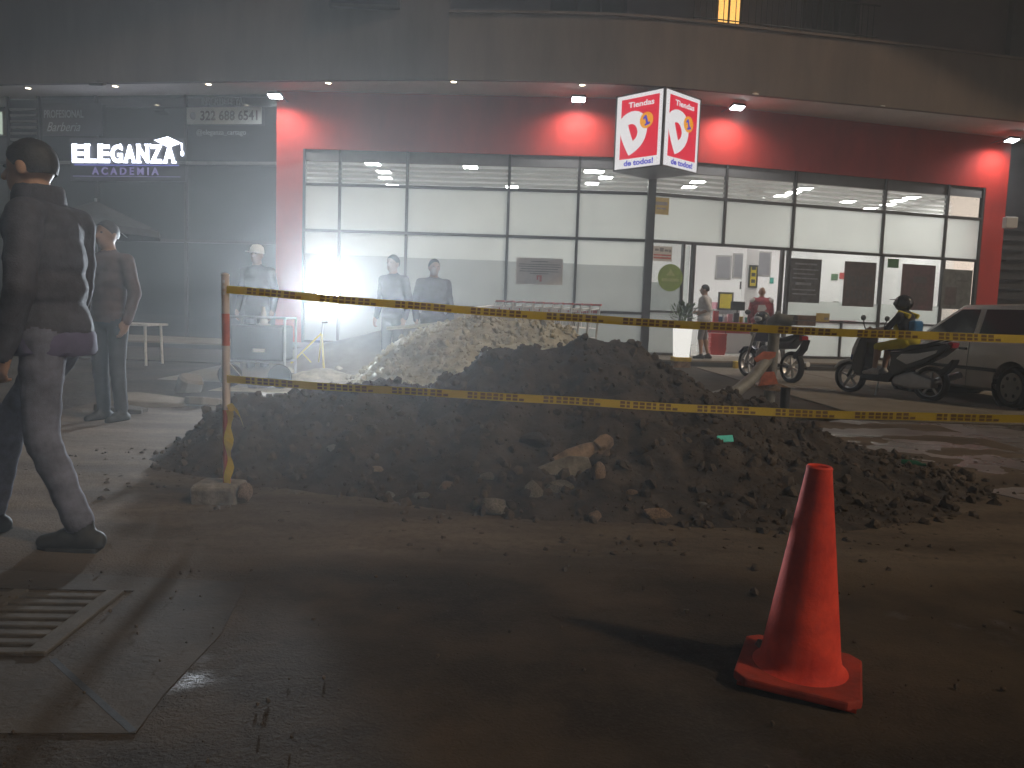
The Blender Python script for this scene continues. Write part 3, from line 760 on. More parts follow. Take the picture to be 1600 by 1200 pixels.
# ---- signs -----------------------------------------------------------
emis('sign_white', (1.0, 0.97, 0.97), 0.80)
emis('sign_red', (0.86, 0.012, 0.045), 0.85)
emis('sign_blue', (0.03, 0.03, 0.62), 0.8)
emis('sign_orange', (1.0, 0.40, 0.01), 0.85)
mat('sign_edge', (0.10, 0.09, 0.09), 0.4)
n_ = at(1040, 135, 19.0); ZT = n_.z
zb = at(1037, 259, 19.0).z
l_ = atz(963, 151, ZT); r_2 = atz(1096, 155, ZT)
NP, LP, RP = Vector((n_.x, n_.y, 0)), Vector((l_.x, l_.y, 0)), Vector((r_2.x, r_2.y, 0))
BP = LP + RP - NP; BP.y = min(BP.y, 20.9)
sg = thing('store_sign', 'lit red and white double-faced box sign hung at the building corner', 'sign', (NP.x, NP.y, zb))
m = MB(); pb = [LP, NP, RP, BP]
m.prism([(q.x, q.y) for q in pb], zb, ZT, 'z'); m.build('box', 'sign_edge', sg, world=True)
def sign_face(A, Bq, flip):
    U = (Bq - A).normalized(); N_ = Vector((U.y, -U.x, 0)); W_ = (Bq - A).length; Hh = ZT - zb
    O = A + Vector((0, 0, zb)) + N_ * .004 - sg.location
    V = Vector((0, 0, 1))
    def pt(u, v, o): return O + U * (u * W_) + V * (v * Hh) + N_ * o
    m = MB(); m.quad(pt(.035, .02, 0), pt(.965, .02, 0), pt(.965, .98, 0), pt(.035, .98, 0)); face = m.build('sign_face', 'sign_white', sg)
    u0, u1, v0, v1 = .13, .90, .145, .93
    def rp_(u, v, o): return pt(u0 + (u1 - u0) * u, v0 + (v1 - v0) * v, o)
    m = MB(); m.quad(rp_(0, 0, .003), rp_(1, 0, .003), rp_(1, 1, .003), rp_(0, 1, .003)); m.build('red_field', 'sign_red', face)
    Dp = [(-.01, .68), (.07, .735), (.17, .77), (.28, .787), (.38, .785), (.48, .765), (.57, .725), (.65, .66), (.70, .58), (.715, .49), (.705, .40), (.67, .31), (.60, .225), (.52, .165), (.44, .12), (.34, .08), (.25, .05), (.18, .135), (.11, .23), (.04, .34), (-.02, .47)]
    Hp = [(.20, .565), (.27, .578), (.33, .572), (.39, .545), (.44, .495), (.465, .43), (.45, .37), (.41, .325), (.345, .29), (.30, .37), (.25, .46)]
    cu = bpy.data.curves.new('d', 'CURVE'); cu.dimensions = '2D'; cu.fill_mode = 'BOTH'
    for P_ in (Dp, Hp):
        s_ = cu.splines.new('POLY'); s_.points.add(len(P_) - 1); s_.use_cyclic_u = True
        for q, c in zip(s_.points, P_): q.co = (c[0], c[1], 0, 1)
    o = bpy.data.objects.new('d', cu); COL.objects.link(o)
    me = bpy.data.meshes.new_from_object(o.evaluated_get(bpy.context.evaluated_depsgraph_get())); bpy.data.objects.remove(o)
    for v in me.vertices: v.co = rp_(v.co.x, v.co.y, .006)
    me.materials.clear(); me.materials.append(MATS['sign_white']); put('letter_d', me, face)
    cw, ch = (u1 - u0) * W_, (v1 - v0) * Hh
    m = MB(); c = (.69, .60); rr = .175 * cw
    m.add([rp_(*c, .009)] + [rp_(c[0] + rr * math.cos(2 * PI * q / 32) / cw, c[1] + rr * math.sin(2 * PI * q / 32) / ch, .009) for q in range(32)], [(0, q + 1, (q + 1) % 32 + 1) for q in range(32)])
    m.build('orange_disc', 'sign_orange', face)
    ang = R(18); U2 = U * math.cos(ang) + V * math.sin(ang); V2 = V * math.cos(ang) - U * math.sin(ang)
    hgt = rr * 1.25; wd1 = rr * .8
    o1 = rp_(*c, .012) - U2 * wd1 / 2 - V2 * hgt / 2
    m = MB()
    def q4(a0, a1, b0, b1): m.quad(o1 + U2 * wd1 * a0 + V2 * hgt * b0, o1 + U2 * wd1 * a1 + V2 * hgt * b0, o1 + U2 * wd1 * a1 + V2 * hgt * b1, o1 + U2 * wd1 * a0 + V2 * hgt * b1)
    q4(.34, .70, .12, 1.0); q4(.0, 1.0, 0, .2)
    m.quad(o1 + U2 * wd1 * .0 + V2 * hgt * .66, o1 + U2 * wd1 * .36 + V2 * hgt * .74, o1 + U2 * wd1 * .36 + V2 * hgt, o1 + U2 * wd1 * .0 + V2 * hgt * .86)
    m.build('digit_one', 'sign_blue', face, weld=False)
    text_on('lettering', 'Tiendas', 'sign_white', face, rp_(.19, .845, .006), U, V, .68 * cw, .095 * ch, .022, .004)
    text_on('lettering', 'de todos!', 'sign_blue', face, pt(.23, .05, .006), U, V, .60 * W_, .075 * Hh, .03, .004)
sign_face(LP, NP, False); sign_face(NP, RP, True)
sb = MB(); sb.bar(BP + Vector((0, 0, ZT - .25)), Vector((3.6, 20.97, ZT - .25)), .06, .06); sb.build('bracket', 'dark_frame', sg, world=True)

# salon sign: halo-lit serif capitals
emis('salon_glow', (0.80, 0.84, 1.0), 5.0)
emis('salon_dim', (0.24, 0.20, 0.45), 0.62)
emis('salon_halo', (0.13, 0.14, 0.55), 0.9)
sA, zt_ = WD.px(115, 226); sB_, _ = WD.px(283, 222); zb_ = WD.px(115, 256)[1]
ss = thing('salon_sign', 'glowing white serif lettering over violet small capitals on the dark shopfront', 'sign', WD.p(sA, zb_ - .4, 0))
OFF = ss.location.copy()
wl = (sB_ - sA) * .97 / 8; hh = (zt_ - zb_)
m = MB(); WD.slab(m, sA - .1, sB_ + .15, zb_ - .48, zt_ + .18, .0, .03); m.build('backing', 'dark_panel', ss, world=True)
U, V = WD.U, Vector((0, 0, 1))
for i, ch in enumerate('ELEGANZA'):
    O = WD.p(sA + wl * i + .01, zb_ + .02, .06) - OFF
    lt = text_on('letter', ch, 'salon_glow', ss, O, U, V, wl * .90, hh * .93, .035, .03)
    sf = MB(); spans = {'E': [(0, 0, .45), (1, 0, .45)], 'L': [(0, 0, .45), (1, -.05, .45)], 'G': [(1, .75, .9)], 'A': [(0, -.06, .3), (0, .7, 1.06)], 'N': [(0, -.04, .34), (1, .66, 1.04), (1, -.04, .3)], 'Z': [(1, -.02, .1)]}[ch]
    for top, u0, u1 in spans:
        z0 = hh * .87 if top else -.005
        a, b = O + U * (wl * .9 * u0) + V * z0, O + U * (wl * .9 * u1) + V * z0
        sf.bar(a + V * .03 + WD.N * .015, b + V * .03 + WD.N * .015, .03, .05)
    sf.build('serif', 'salon_glow', lt)
# mortar-board cap over the last letter and its tassel
cO = WD.p(sA + wl * 7.35, zb_ + hh * 1.02, .07) - OFF
m = MB(); m.add([cO + U * a + V * b for a, b in ((-.42, .10), (.0, .20), (.42, .02), (.02, -.10))], [(0, 1, 2, 3)]); m.bar(cO + U * .42 + V * .02, cO + U * .43 - V * .16, .03, .03); m.ell(cO + U * .44 - V * .26, (.05, .03, .08)); m.build('graduation_cap', 'salon_glow', ss)
m = MB(); WD.slab(m, sA + .05, sB_ - .05, zb_ - .05, zb_ - .025, .04, .06); m.build('underline', 'salon_halo', ss, world=True)
m = MB(); WD.slab(m, sA, sB_, zb_ - .36, zb_ - .345, .04, .05); m.build('underline', 'salon_dim', ss, world=True)
text_on('lettering', 'A C A D E M I A', 'salon_dim', ss, WD.p(sA + .62, zb_ - .31, .05) - OFF, U, V, (sB_ - sA) * .62, .21, .02, .02)
# banners with print
mat('print_grey', (0.42, 0.44, 0.48), 0.6); mat('print_dim', (0.20, 0.21, 0.24), 0.6); mat('banner_dark', (0.06, 0.063, 0.072), 0.5, var=.1)
mat('banner_white', (0.62, 0.66, 0.64), 0.5, var=.05); mat('print_black', (0.05, 0.055, 0.06), 0.6)
a0, z1 = WD.px(292, 168); a1, z0 = WD.px(409, 194)
bn = thing('phone_banner', 'white phone number strip above the dark shopfront beside the red pier', 'banner', WD.p(a0, z0, 0))
m = MB(); WD.slab(m, a0, a1, z0, z1, .0, .02); m.build('strip', 'banner_white', bn, world=True, bevel=.008)
text_on('lettering', '322 688 6541', 'print_black', bn, WD.p(a0 + .42, z0 + .10, .022) - bn.location, U, V, (a1 - a0) * .76, (z1 - z0) * .58, .02, .004)
m = MB(); m.ell(WD.p(a0 + .22, (z0 + z1) / 2, .02) - bn.location, (.11, .012, .11)); m.build('phone_mark', 'print_dim', bn)
b2 = thing('handle_banner', 'small grey lettering under the phone number strip', 'lettering', WD.p(a0, z0 - .4, 0))
text_on('lettering', '@eleganza_cartago', 'print_grey', b2, WD.p(a0 + .3, z0 - .33, .01) - b2.location, U, V, (a1 - a0) * .66, .19, .0, .01)
text_on('lettering', 'INSCRIBETE YA', 'print_dim', b2, WD.p(a0 + .45, z1 + .06, .01) - b2.location, U, V, (a1 - a0) * .55, .2, .01, .01)
a0, z1 = WD.px(66, 162); a1, z0 = WD.px(160, 212)
b3 = thing('barber_banner', 'dark banner with grey capitals and script above the salon sign', 'banner', WD.p(a0, z0, 0))
m = MB(); WD.slab(m, a0, a1, z0, z1, -.01, .01); m.build('sheet', 'banner_dark', b3, world=True)
text_on('lettering', 'PROFESIONAL', 'print_grey', b3, WD.p(a0 + .06, z0 + .50, .012) - b3.location, U, V, 1.26, .22, .02, .004)
text_on('lettering', 'Barberia', 'print_grey', b3, WD.p(a0 + .14, z0 + .12, .012) - b3.location, U, V, 1.05, .26, .0, .004, slant=.35)
# lit box at the frame edge
emis('lightbox', (0.80, 0.95, 0.78), 0.55)
a1, z1 = WD.px(10, 175); z0 = WD.px(10, 213)[1]
lb = thing('light_box', 'small pale green light box high on the wall at the frame edge', 'light box', WD.p(a1 - .6, z0, .1))
m = MB(); WD.slab(m, a1 - 1.2, a1, z0, z1, .0, .12); m.build('case', 'alu', lb, world=True, bevel=.02)
m = MB(); WD.slab(m, a1 - 1.17, a1 - .03, z0 + .03, z1 - .03, .12, .13); m.build('face', 'lightbox', lb, world=True)

# ---- lamps on the facade ----------------------------------------------
dn_ring = MB().lathe([(.075, 0), (.10, 0), (.10, -.02), (.075, -.02)], 20, closed=True).mesh('ring', 'soffit_white', smooth=True)
dn_warm = MB().lathe([(0.0, -.006), (.075, -.006)], 20).mesh('lens', 'downlight'); dn_cold = MB().lathe([(0.0, -.006), (.085, -.006)], 20).mesh('lens', 'downlight_cold')
DL = [(44, 137, 0, 'above the louvres at the left edge'), (180, 134, 0, 'above the salon sign'), (326, 131, 0, 'above the phone banner'), (513, 129, 0, 'right of the red pier floodlight'), (709, 127, 0, 'midway along the red wall'), (910, 132, 0, 'left of the corner sign'), (1179, 147, 0, 'right of the corner sign'), (1377, 166, 1, 'brightest and bluish, over the right shop windows')]
for x, y, cold, where in DL:
    p = atz(x, y, ZS - .003)
    t = thing('downlight', 'round recessed downlight in the soffit ' + where, 'downlight', p, 0, 'downlights in the soffit')
    put('ring', dn_ring, t); put('lens', dn_cold if cold else dn_warm, t)
    light('downlight_lamp', 'SPOT', 14 if not cold else 22, (0, 0, -.03), (0, 0, -1), t, (1, .86, .65) if not cold else (.85, .88, 1), spot_size=R(120), spot_blend=.6, shadow_soft_size=.06)
fl_body = MB().box((0, 0, .03), (.36, .24, .07)).mesh('housing', 'dark_frame', bevel=.012)
fl_face = MB().box((0, 0, -.012), (.33, .21, .012)).mesh('face', 'led')
fl_arm = MB().bar((-.12, .1, .05), (-.12, .66, .02), .03, .015).bar((.12, .1, .05), (.12, .66, .02), .03, .015).mesh('bracket', 'dark_frame')
for x, y, W, where in ((430, 150, WL, 'over the red pier beside the salon'), (904, 155, WL, 'just left of the corner sign'), (1152, 168, WR, 'just right of the corner sign'), (1581, 219, WR, 'at the far right end of the red wall')):
    q = onwall(x, y, W.P + W.N * .62, W.Q + W.N * .62)
    t = thing('wall_floodlight', 'white floodlight on a bracket ' + where, 'floodlight', q, math.atan2(W.U.y, W.U.x), 'floodlights along the red wall')
    for nm, me in (('housing', fl_body), ('face', fl_face), ('bracket', fl_arm)):
        o = put(nm, me, t)
        if nm != 'bracket': o.rotation_euler = (R(-14), 0, 0)
    light('flood_lamp', 'SPOT', 230, (0, 0, -.05), (0, .16, -1), t, (.95, .96, 1), spot_size=R(164), spot_blend=.85, shadow_soft_size=.10)
q = atz(153, 133, ZS - .12)
t = thing('unlit_floodlight', 'dark unlit floodlight hanging from the soffit above the salon', 'floodlight', q)
o = put('housing', fl_body, t); o.rotation_euler = (R(20), 0, 0); put('bracket', MB().bar((0, 0, .05), (0, 0, .12), .03, .03).mesh('bracket', 'dark_frame'), t)

# ---- notices on the glass -----------------------------------------------
mat('paper', (0.60, 0.57, 0.54), 0.7, var=.05); mat('ink', (0.22, 0.21, 0.21), 0.7); mat('ink_red', (0.55, 0.12, 0.11), 0.7)
mat('poster_dark', (0.06, 0.058, 0.062), 0.5, var=.3, scale=9); mat('poster_brown', (0.085, 0.055, 0.052), 0.5, var=.35, scale=7); mat('poster_wine', (0.10, 0.045, 0.05), 0.5, var=.35, scale=6); mat('poster_grey', (0.13, 0.135, 0.125), 0.5, var=.35, scale=5)
mat('notice_yellow', (0.42, 0.30, 0.06), 0.6, var=.1); mat('sticker_green', (0.20, 0.30, 0.02), 0.5, var=.1); mat('green', (0.05, 0.16, 0.06), 0.5)
def sheet(W, x0, y0, x1, y1, mt, name, label, cat, off=.012, print_=None, group=None):
    a0, z1 = W.px(x0, y0); a1, z0 = W.px(x1, y1)
    t = thing(name, label, cat, W.p(a0, z0, off), 0, group)
    m = MB(); W.slab(m, a0, a1, z0, z1, off, off + .008); m.build('sheet', mt, t, world=True)
    def stripe(u0, u1, v0, v1, mt_='ink'):
        m = MB(); A, Bq = a0 + (a1 - a0) * u0, a0 + (a1 - a0) * u1; C, D = z0 + (z1 - z0) * v0, z0 + (z1 - z0) * v1
        W.panel(m, A, Bq, C, D, off + .0105); m.build('print', mt_, t, world=True)
    for p_ in print_ or (): stripe(*p_)
    return t
sheet(WL, 807, 402, 878, 446, 'paper', 'notice', 'white paper notice with lines of print on the frosted glass', 'notice', print_=[(.32, .68, .85, .88), (.06, .95, .74, .77), (.05, .96, .66, .69), (.1, .9, .57, .60), (.08, .92, .48, .51), (.3, .7, .40, .43), (.45, .56, .30, .35, 'ink_red'), (.51, .56, .12, .30, 'ink_red'), (.45, .49, .18, .30, 'ink_red')])
sheet(WR, 1022, 308, 1044, 336, 'notice_yellow', 'notice', 'small yellow notice near the top of the corner column', 'notice', print_=[(.1, .9, .55, .75), (.2, .8, .3, .4)])
sheet(WR, 1020, 384, 1049, 409, 'paper', 'notice', 'white notice with black pictograms and red print beside the entrance', 'notice', print_=[(.1, .3, .68, .82), (.35, .55, .64, .9), (.6, .8, .66, .8), (.82, .95, .62, .8), (.05, .95, .36, .46, 'ink_red'), (.05, .95, .16, .28, 'ink_red')])
g0, gz = WR.px(1047, 434)
t = thing('entrance_sticker', 'round olive green sticker with pale triangle on the glass left of the entrance', 'sticker', WR.p(g0, gz, .01))
def disc(W, a, z, r, off, mt, name, par, n=32, k=1.0):
    m = MB(); m.add([W.p(a, z, off)] + [W.p(a + r * math.cos(2 * PI * q / n), z + k * r * math.sin(2 * PI * q / n), off) for q in range(n)], [(0, q + 1, (q + 1) % n + 1) for q in range(n)]); return m.build(name, mt, par, world=True)
disc(WR, g0, gz, .37, .012, 'sticker_green', 'disc', t)
mat('sticker_pale', (0.36, 0.42, 0.10), 0.5)
m = MB(); m.add([WR.p(g0 - .13, gz + .06, .015), WR.p(g0 + .13, gz + .06, .015), WR.p(g0, gz + .24, .015)], [(0, 1, 2)]); m.build('triangle', 'sticker_pale', t, world=True)
m = MB(); WR.panel(m, g0 - .25, g0 + .25, gz - .10, gz - .02, .015); m.build('print', 'sticker_pale', t, world=True)
PR = [(.15, .85, .86, .90), (.1, .9, .74, .77), (.12, .8, .64, .67), (.1, .9, .54, .57), (.2, .7, .40, .46), (.1, .85, .28, .31), (.12, .88, .18, .21)]
sheet(WR, 1235, 403, 1279, 474, 'poster_dark', 'poster', 'black poster with rows of faint print right of the entrance', 'poster', print_=[(a, b, c, d, 'print_dim') for a, b, c, d in PR], group='posters on the right shop windows')
sheet(WR, 1320, 408, 1364, 480, 'poster_brown', 'poster', 'brown poster of bottles in the middle of the right shop window', 'poster', print_=[(.1 + .14 * q, .19 + .14 * q, .45, .68, 'poster_dark') for q in range(6)] + [(.1 + .14 * q, .19 + .14 * q, .18, .36, 'poster_dark') for q in range(6)], group='posters on the right shop windows')
sheet(WR, 1410, 412, 1456, 486, 'poster_wine', 'poster', 'wine red poster behind the helmeted rider', 'poster', print_=[(.35, .75, .6, .74, 'poster_dark'), (.3, .8, .2, .5, 'poster_brown')], group='posters on the right shop windows')
sheet(WR, 1474, 420, 1514, 484, 'poster_grey', 'poster', 'grey portrait poster next to the red end pier', 'poster', print_=[(.1, .5, .1, .55, 'poster_brown'), (.5, .85, .7, .74, 'poster_dark')], group='posters on the right shop windows')
sheet(WR, 1387, 404, 1403, 419, 'green', 'notice', 'small green notice at the top of the right shop window', 'notice')
sheet(WR, 1275, 489, 1295, 503, 'notice_yellow', 'notice', 'small tan notice low on the window right of the entrance', 'notice', print_=[(.6, .9, .2, .5)])

# ================================================================== PEOPLE
mat('skin', (0.42, 0.25, 0.17), 0.55, var=.08, scale=8); mat('skin_dark', (0.26, 0.15, 0.10), 0.55, var=.08, scale=8)
mat('hair', (0.02, 0.016, 0.014), 0.6, var=.3, scale=40, bump=.004, bscale=90)
mat('jacket_navy', (0.058, 0.060, 0.082), 0.8, var=.2, scale=12, bump=.003, bscale=120); mat('sweat_violet', (0.10, 0.09, 0.17), 0.9, var=.15)
mat('jeans', (0.145, 0.155, 0.215), 0.9, var=.25, scale=9, bump=.002, bscale=200); mat('trousers_dark', (0.035, 0.037, 0.045), 0.9, var=.2)
mat('shoe_black', (0.02, 0.02, 0.02), 0.7, var=.3); mat('shirt_white', (0.62, 0.60, 0.60), 0.85, var=.08, scale=10); mat('shirt_red', (0.33, 0.04, 0.055), 0.85, var=.25, scale=7)
mat('shirt_brown', (0.075, 0.042, 0.036), 0.85, var=.2); mat('shirt_grey', (0.16, 0.17, 0.19), 0.85, var=.2); mat('shorts_grey', (0.20, 0.19, 0.20), .9, var=.1)
mat('shirt_pink', (0.62, 0.30, 0.36), .85, var=.1); mat('shirt_black', (0.03, 0.026, 0.026), .85, var=.2); mat('yellow_cloth', (0.70, 0.58, 0.02), .8, var=.1)
mat('cap_white', (0.70, 0.70, 0.68), .8, var=.05); mat('bag_blue', (0.03, 0.18, 0.42), .6, var=.2); mat('helmet_black', (0.03, 0.024, 0.024), .15, var=.2, coat=.6); mat('visor', (0.01, 0.01, 0.012), .08)
def V3(*a): return Vector(a)
def capsule(mb, p0, p1, r0, r1, n=14):
    p0, p1 = Vector(p0), Vector(p1); d = p1 - p0; L = d.length; d = d / L
    path = []; rs = []
    for t in (-.98, -.85, -.6, -.3): path.append(p0 + d * r0 * t); rs.append(r0 * math.sqrt(1 - t * t))
    for t in (0, .25, .5, .75, 1): path.append(p0 + d * L * t); rs.append(r0 + (r1 - r0) * t)
    for t in (.3, .6, .85, .98): path.append(p1 + d * r1 * t); rs.append(r1 * math.sqrt(1 - t * t))
    mb.tube(path, rs, n)
J0 = dict(pelvis=(0, 0, .93), chest=(0, .01, 1.30), neck=(0, 0, 1.47), head=(0, .025, 1.615),
          hipL=(-.09, 0, .91), kneeL=(-.10, .02, .49), ankL=(-.10, -.02, .085), hipR=(.09, 0, .91), kneeR=(.10, .02, .49), ankR=(.10, -.02, .085),
          shL=(-.185, 0, 1.40), elL=(-.25, -.03, 1.13), wrL=(-.25, .06, .89), shR=(.185, 0, 1.40), elR=(.25, -.03, 1.13), wrR=(.25, .06, .89))
def person(name, label, loc, rz, cloth, joints=None, scale=1.0, voxel=.016, bulk=1.0, head_yaw=0.0, look=0.0, group=None, hem=.86, footdir=None, sleeve='long', legs='long', curl=.5, hair='short', wrinkle=.006):
    J = {k: Vector(v) for k, v in J0.items()}
    for k, v in (joints or {}).items(): J[k] = Vector(v)
    prims = []
    def cap(p0, p1, r0, r1, tg): prims.append(('c', Vector(p0), Vector(p1), r0, r1, tg))
    def ell(c, r, tg, M=None): prims.append(('e', Vector(c), Vector(r), M or Matrix.Identity(3), tg))
    sh, tr, sk, so = 0, 1, 2, 3
    b = bulk
    up = (J['neck'] - J['pelvis']).normalized()
    Rt = Vector((1, 0, 0)); Fd = up.cross(Rt) * -1
    Mt = Matrix((Rt, Fd, up)).transposed()
    Lt = (J['neck'] - J['pelvis']).length
    for t, rx, ry, rzz, tg in ((-.02, .165, .125, .12, tr), (.12, .165, .128, .15, sh), (.34, .150 * b, .118 * b, .16, sh), (.58, .165 * b, .125 * b, .17, sh), (.78, .178 * b, .118 * b, .14, sh), (.90, .155 * b, .092, .075, sh)):
        ell(J['pelvis'] + up * (Lt * t), (rx, ry, rzz), tg, Mt)
    # hem of the top: a ring a little wider than the trousers
    hp = J['pelvis'] + up * (hem - .93); ell(hp + up * .07, (.166 * b, .126 * b, .10), sh, Mt)
    cap(J['neck'] - up * .03, J['neck'] + (J['head'] - J['neck']) * .45, .062, .056, sk)
    cap(J['neck'] - up * .035, J['neck'] - up * .005, .078, .066, sh)
    Mh = Matrix.Rotation(head_yaw, 3, 'Z') @ Matrix.Rotation(look, 3, 'X')
    h = J['head']
    ell(h + Mh @ V3(0, -.01, .025), (.078, .096, .098), sk, Mh); ell(h + Mh @ V3(0, .028, -.045), (.058, .068, .075), sk, Mh)
    cap(h + Mh @ V3(0, .088, .015), h + Mh @ V3(0, .112, -.018), .010, .015, sk)
    for sgn in (-1, 1): ell(h + Mh @ V3(sgn * .080, -.008, -.005), (.012, .022, .032), sk, Mh)
    ell(h + Mh @ V3(0, .088, -.055), (.022, .010, .008), sk, Mh)
    for S in 'LR':
        sgn = -1 if S == 'L' else 1
        cap(J['hip' + S], J['knee' + S], .092, .066, tr)
        low = tr if legs == 'long' else sk
        if legs == 'long': cap(J['knee' + S], J['ank' + S] + (J['knee' + S] - J['ank' + S]) * .1, .068, .056, tr)
        else: cap(J['knee' + S], J['ank' + S], .056, .036, sk); ell(J['knee' + S] + (J['ank' + S] - J['knee' + S]) * .3 + V3(0, -.02, 0), (.05, .05, .10), sk)
        fd = Vector((footdir or {}).get(S, (sgn * .12, 1, 0))).normalized()
        a = J['ank' + S]; heel = a + V3(0, 0, -.04) - fd * .05; toe = a + fd * .16 + V3(0, 0, -.05)
        if (footdir or {}).get(S + 'z') is not None: toe.z = footdir[S + 'z']
        cap(heel, a + fd * .07 + V3(0, 0, -.03), .043, .046, so); cap(a + fd * .05 + V3(0, 0, -.035), toe, .046, .034, so); cap(a + V3(0, 0, .02), a - V3(0, 0, .03), .044, .05, so)
        cap(J['neck'] - up * .07, J['sh' + S], .07, .070, sh)
        cap(J['sh' + S], J['el' + S], .062 * b, .050 * b, sh)
        if sleeve == 'long': cap(J['el' + S], J['wr' + S], .050 * b, .040 * b, sh)
        else:
            mid = J['sh' + S].lerp(J['el' + S], .75); cap(mid, J['el' + S], .042, .040, sk); cap(J['el' + S], J['wr' + S], .040, .028, sk)
        # hand: palm, four fingers of unequal length with two bends, thumb from the side of the palm
        wv = J['wr' + S]; dv = (wv - J['el' + S]).normalized()
        pn = Vector((-sgn, 0, 0)); pn = (pn - dv * pn.dot(dv)).normalized()       # palm faces the thigh
        sd = dv.cross(pn).normalized()
        if sd.y < 0: sd = -sd                                                         # thumb side forwards
        cap(wv - dv * .01, wv + dv * .035, .027, .027, sk)
        for q in range(4):
            base = wv + dv * .045 + sd * (.030 - .020 * q); cap(wv + dv * .02 + sd * (.022 - .016 * q), base + dv * .035, .015, .012, sk)
            L = (.040, .046, .043, .034)[q]; c1 = curl * (.5 + .1 * q)
            d1 = (dv * math.cos(c1) + pn * math.sin(c1)); d2 = (dv * math.cos(c1 * 2.2) + pn * math.sin(c1 * 2.2)); d3 = (dv * math.cos(c1 * 3.1) + pn * math.sin(c1 * 3.1))
            k0 = base + dv * .035; k1 = k0 + d1 * L; k2 = k1 + d2 * L * .62; k3 = k2 + d3 * L * .5
            cap(k0, k1, .0105, .0095, sk); cap(k1, k2, .0095, .0085, sk); cap(k2, k3, .0085, .0075, sk)
        tb = wv + dv * .02 + sd * .026; t1 = tb + (dv * .6 + sd * .7 + pn * .25).normalized() * .038; t2 = t1 + (dv * .9 + sd * .3 + pn * .35).normalized() * .032
        cap(tb, t1, .015, .012, sk); cap(t1, t2, .012, .009, sk)
    mb = MB()
    for p in prims:
        if p[0] == 'c': capsule(mb, *p[1:5])
        else: mb.ell(p[1], p[2], 18, 12, p[3])
    me = mb.mesh('body', 'skin', weld=False)
    ob = bpy.data.objects.new('tmp', me); COL.objects.link(ob)
    md = ob.modifiers.new('r', 'REMESH'); md.mode = 'VOXEL'; md.voxel_size = voxel; md.use_smooth_shade = True
    ms = ob.modifiers.new('s', 'SMOOTH'); ms.factor = .5; ms.iterations = 3 if voxel > .01 else 4
    out = bpy.data.meshes.new_from_object(ob.evaluated_get(bpy.context.evaluated_depsgraph_get()))
    bpy.data.objects.remove(ob)
    nv = len(out.vertices); co = np.empty(nv * 3); out.vertices.foreach_get('co', co); co = co.reshape(-1, 3)
    def dists(P):
        best = np.full(len(P), 1e9); tg = np.zeros(len(P), int)
        for p in prims:
            if p[0] == 'c':
                a, c = np.array(p[1]), np.array(p[2]); d = c - a; t = np.clip(((P - a) @ d) / (d @ d), 0, 1)
                dist = np.linalg.norm(P - (a + t[:, None] * d), axis=1) - (p[3] + (p[4] - p[3]) * t); k = p[5]
            else:
                q = (P - np.array(p[1])) @ np.array(p[3]) / np.array(p[2]); dist = (np.linalg.norm(q, axis=1) - 1) * min(p[2]); k = p[4]
            u = dist < best; best[u] = dist[u]; tg[u] = k
        return tg
    vt = dists(co)
    nrm = np.empty(nv * 3); out.vertices.foreach_get('normal', nrm); nrm = nrm.reshape(-1, 3)
    if wrinkle:
        wv_ = np.array([noise.noise((c[0] * 9, c[1] * 9, c[2] * 16)) + .35 * noise.noise((c[0] * 14, c[1] * 14, c[2] * 34)) for c in co])
        co = co + nrm * (np.where((vt == 0) | (vt == 1), wrinkle, 0) * wv_)[:, None]
        out.vertices.foreach_set('co', co.ravel())
    nf = len(out.polygons); ce = np.empty(nf * 3); out.polygons.foreach_get('center', ce); ft = dists(ce.reshape(-1, 3))
    out.materials.clear()
    for c in cloth[:4]: out.materials.append(MATS[c])
    out.polygons.foreach_set('material_index', ft.astype('int32')); out.polygons.foreach_set('use_smooth', np.ones(nf, bool)); out.update()
    root = thing(name, label, 'person', loc, rz, group); root.scale = (scale,) * 3
    put('body', out, root)
    # eyes
    ey = MB()
    for sgn in (-1, 1): ey.ell(h + Mh @ V3(sgn * .032, .080, .018), (.012, .008, .007), 8, 6, Mh)
    ey.build('eyes', 'shoe_black', root, smooth=True)
    if hair:
        hb = MB(); pr = []
        n1, n2 = 22, 12
        for i in range(n2 + 1):
            th = PI * .56 * i / n2
            for k2 in range(n1):
                a = 2 * PI * k2 / n1; fy = math.sin(a)                      # +y is the face
                t2 = th * (1.0 if fy < .2 else 1.0 - .42 * (fy - .2) / .8)
                if hair == 'short' and fy < -.2: t2 = th * 1.16
                rr = 1.0 + .04 * noise.noise((a * 2, th * 4, 1))
                pr.append(h + Mh @ V3(.084 * rr * math.sin(t2) * math.cos(a), -.012 + .103 * rr * math.sin(t2) * math.sin(a), .022 + .108 * rr * math.cos(t2)))
        hb.add(pr, [(i * n1 + k2, (i + 1) * n1 + k2, (i + 1) * n1 + (k2 + 1) % n1, i * n1 + (k2 + 1) % n1) for i in range(n2) for k2 in range(n1)])
        if hair == 'bun': hb.ell(h + Mh @ V3(0, -.10, .09), (.04, .04, .04))
        hb.build('hair', cloth[4] if len(cloth) > 4 else 'hair', root, smooth=True)
    return root, h, Mh

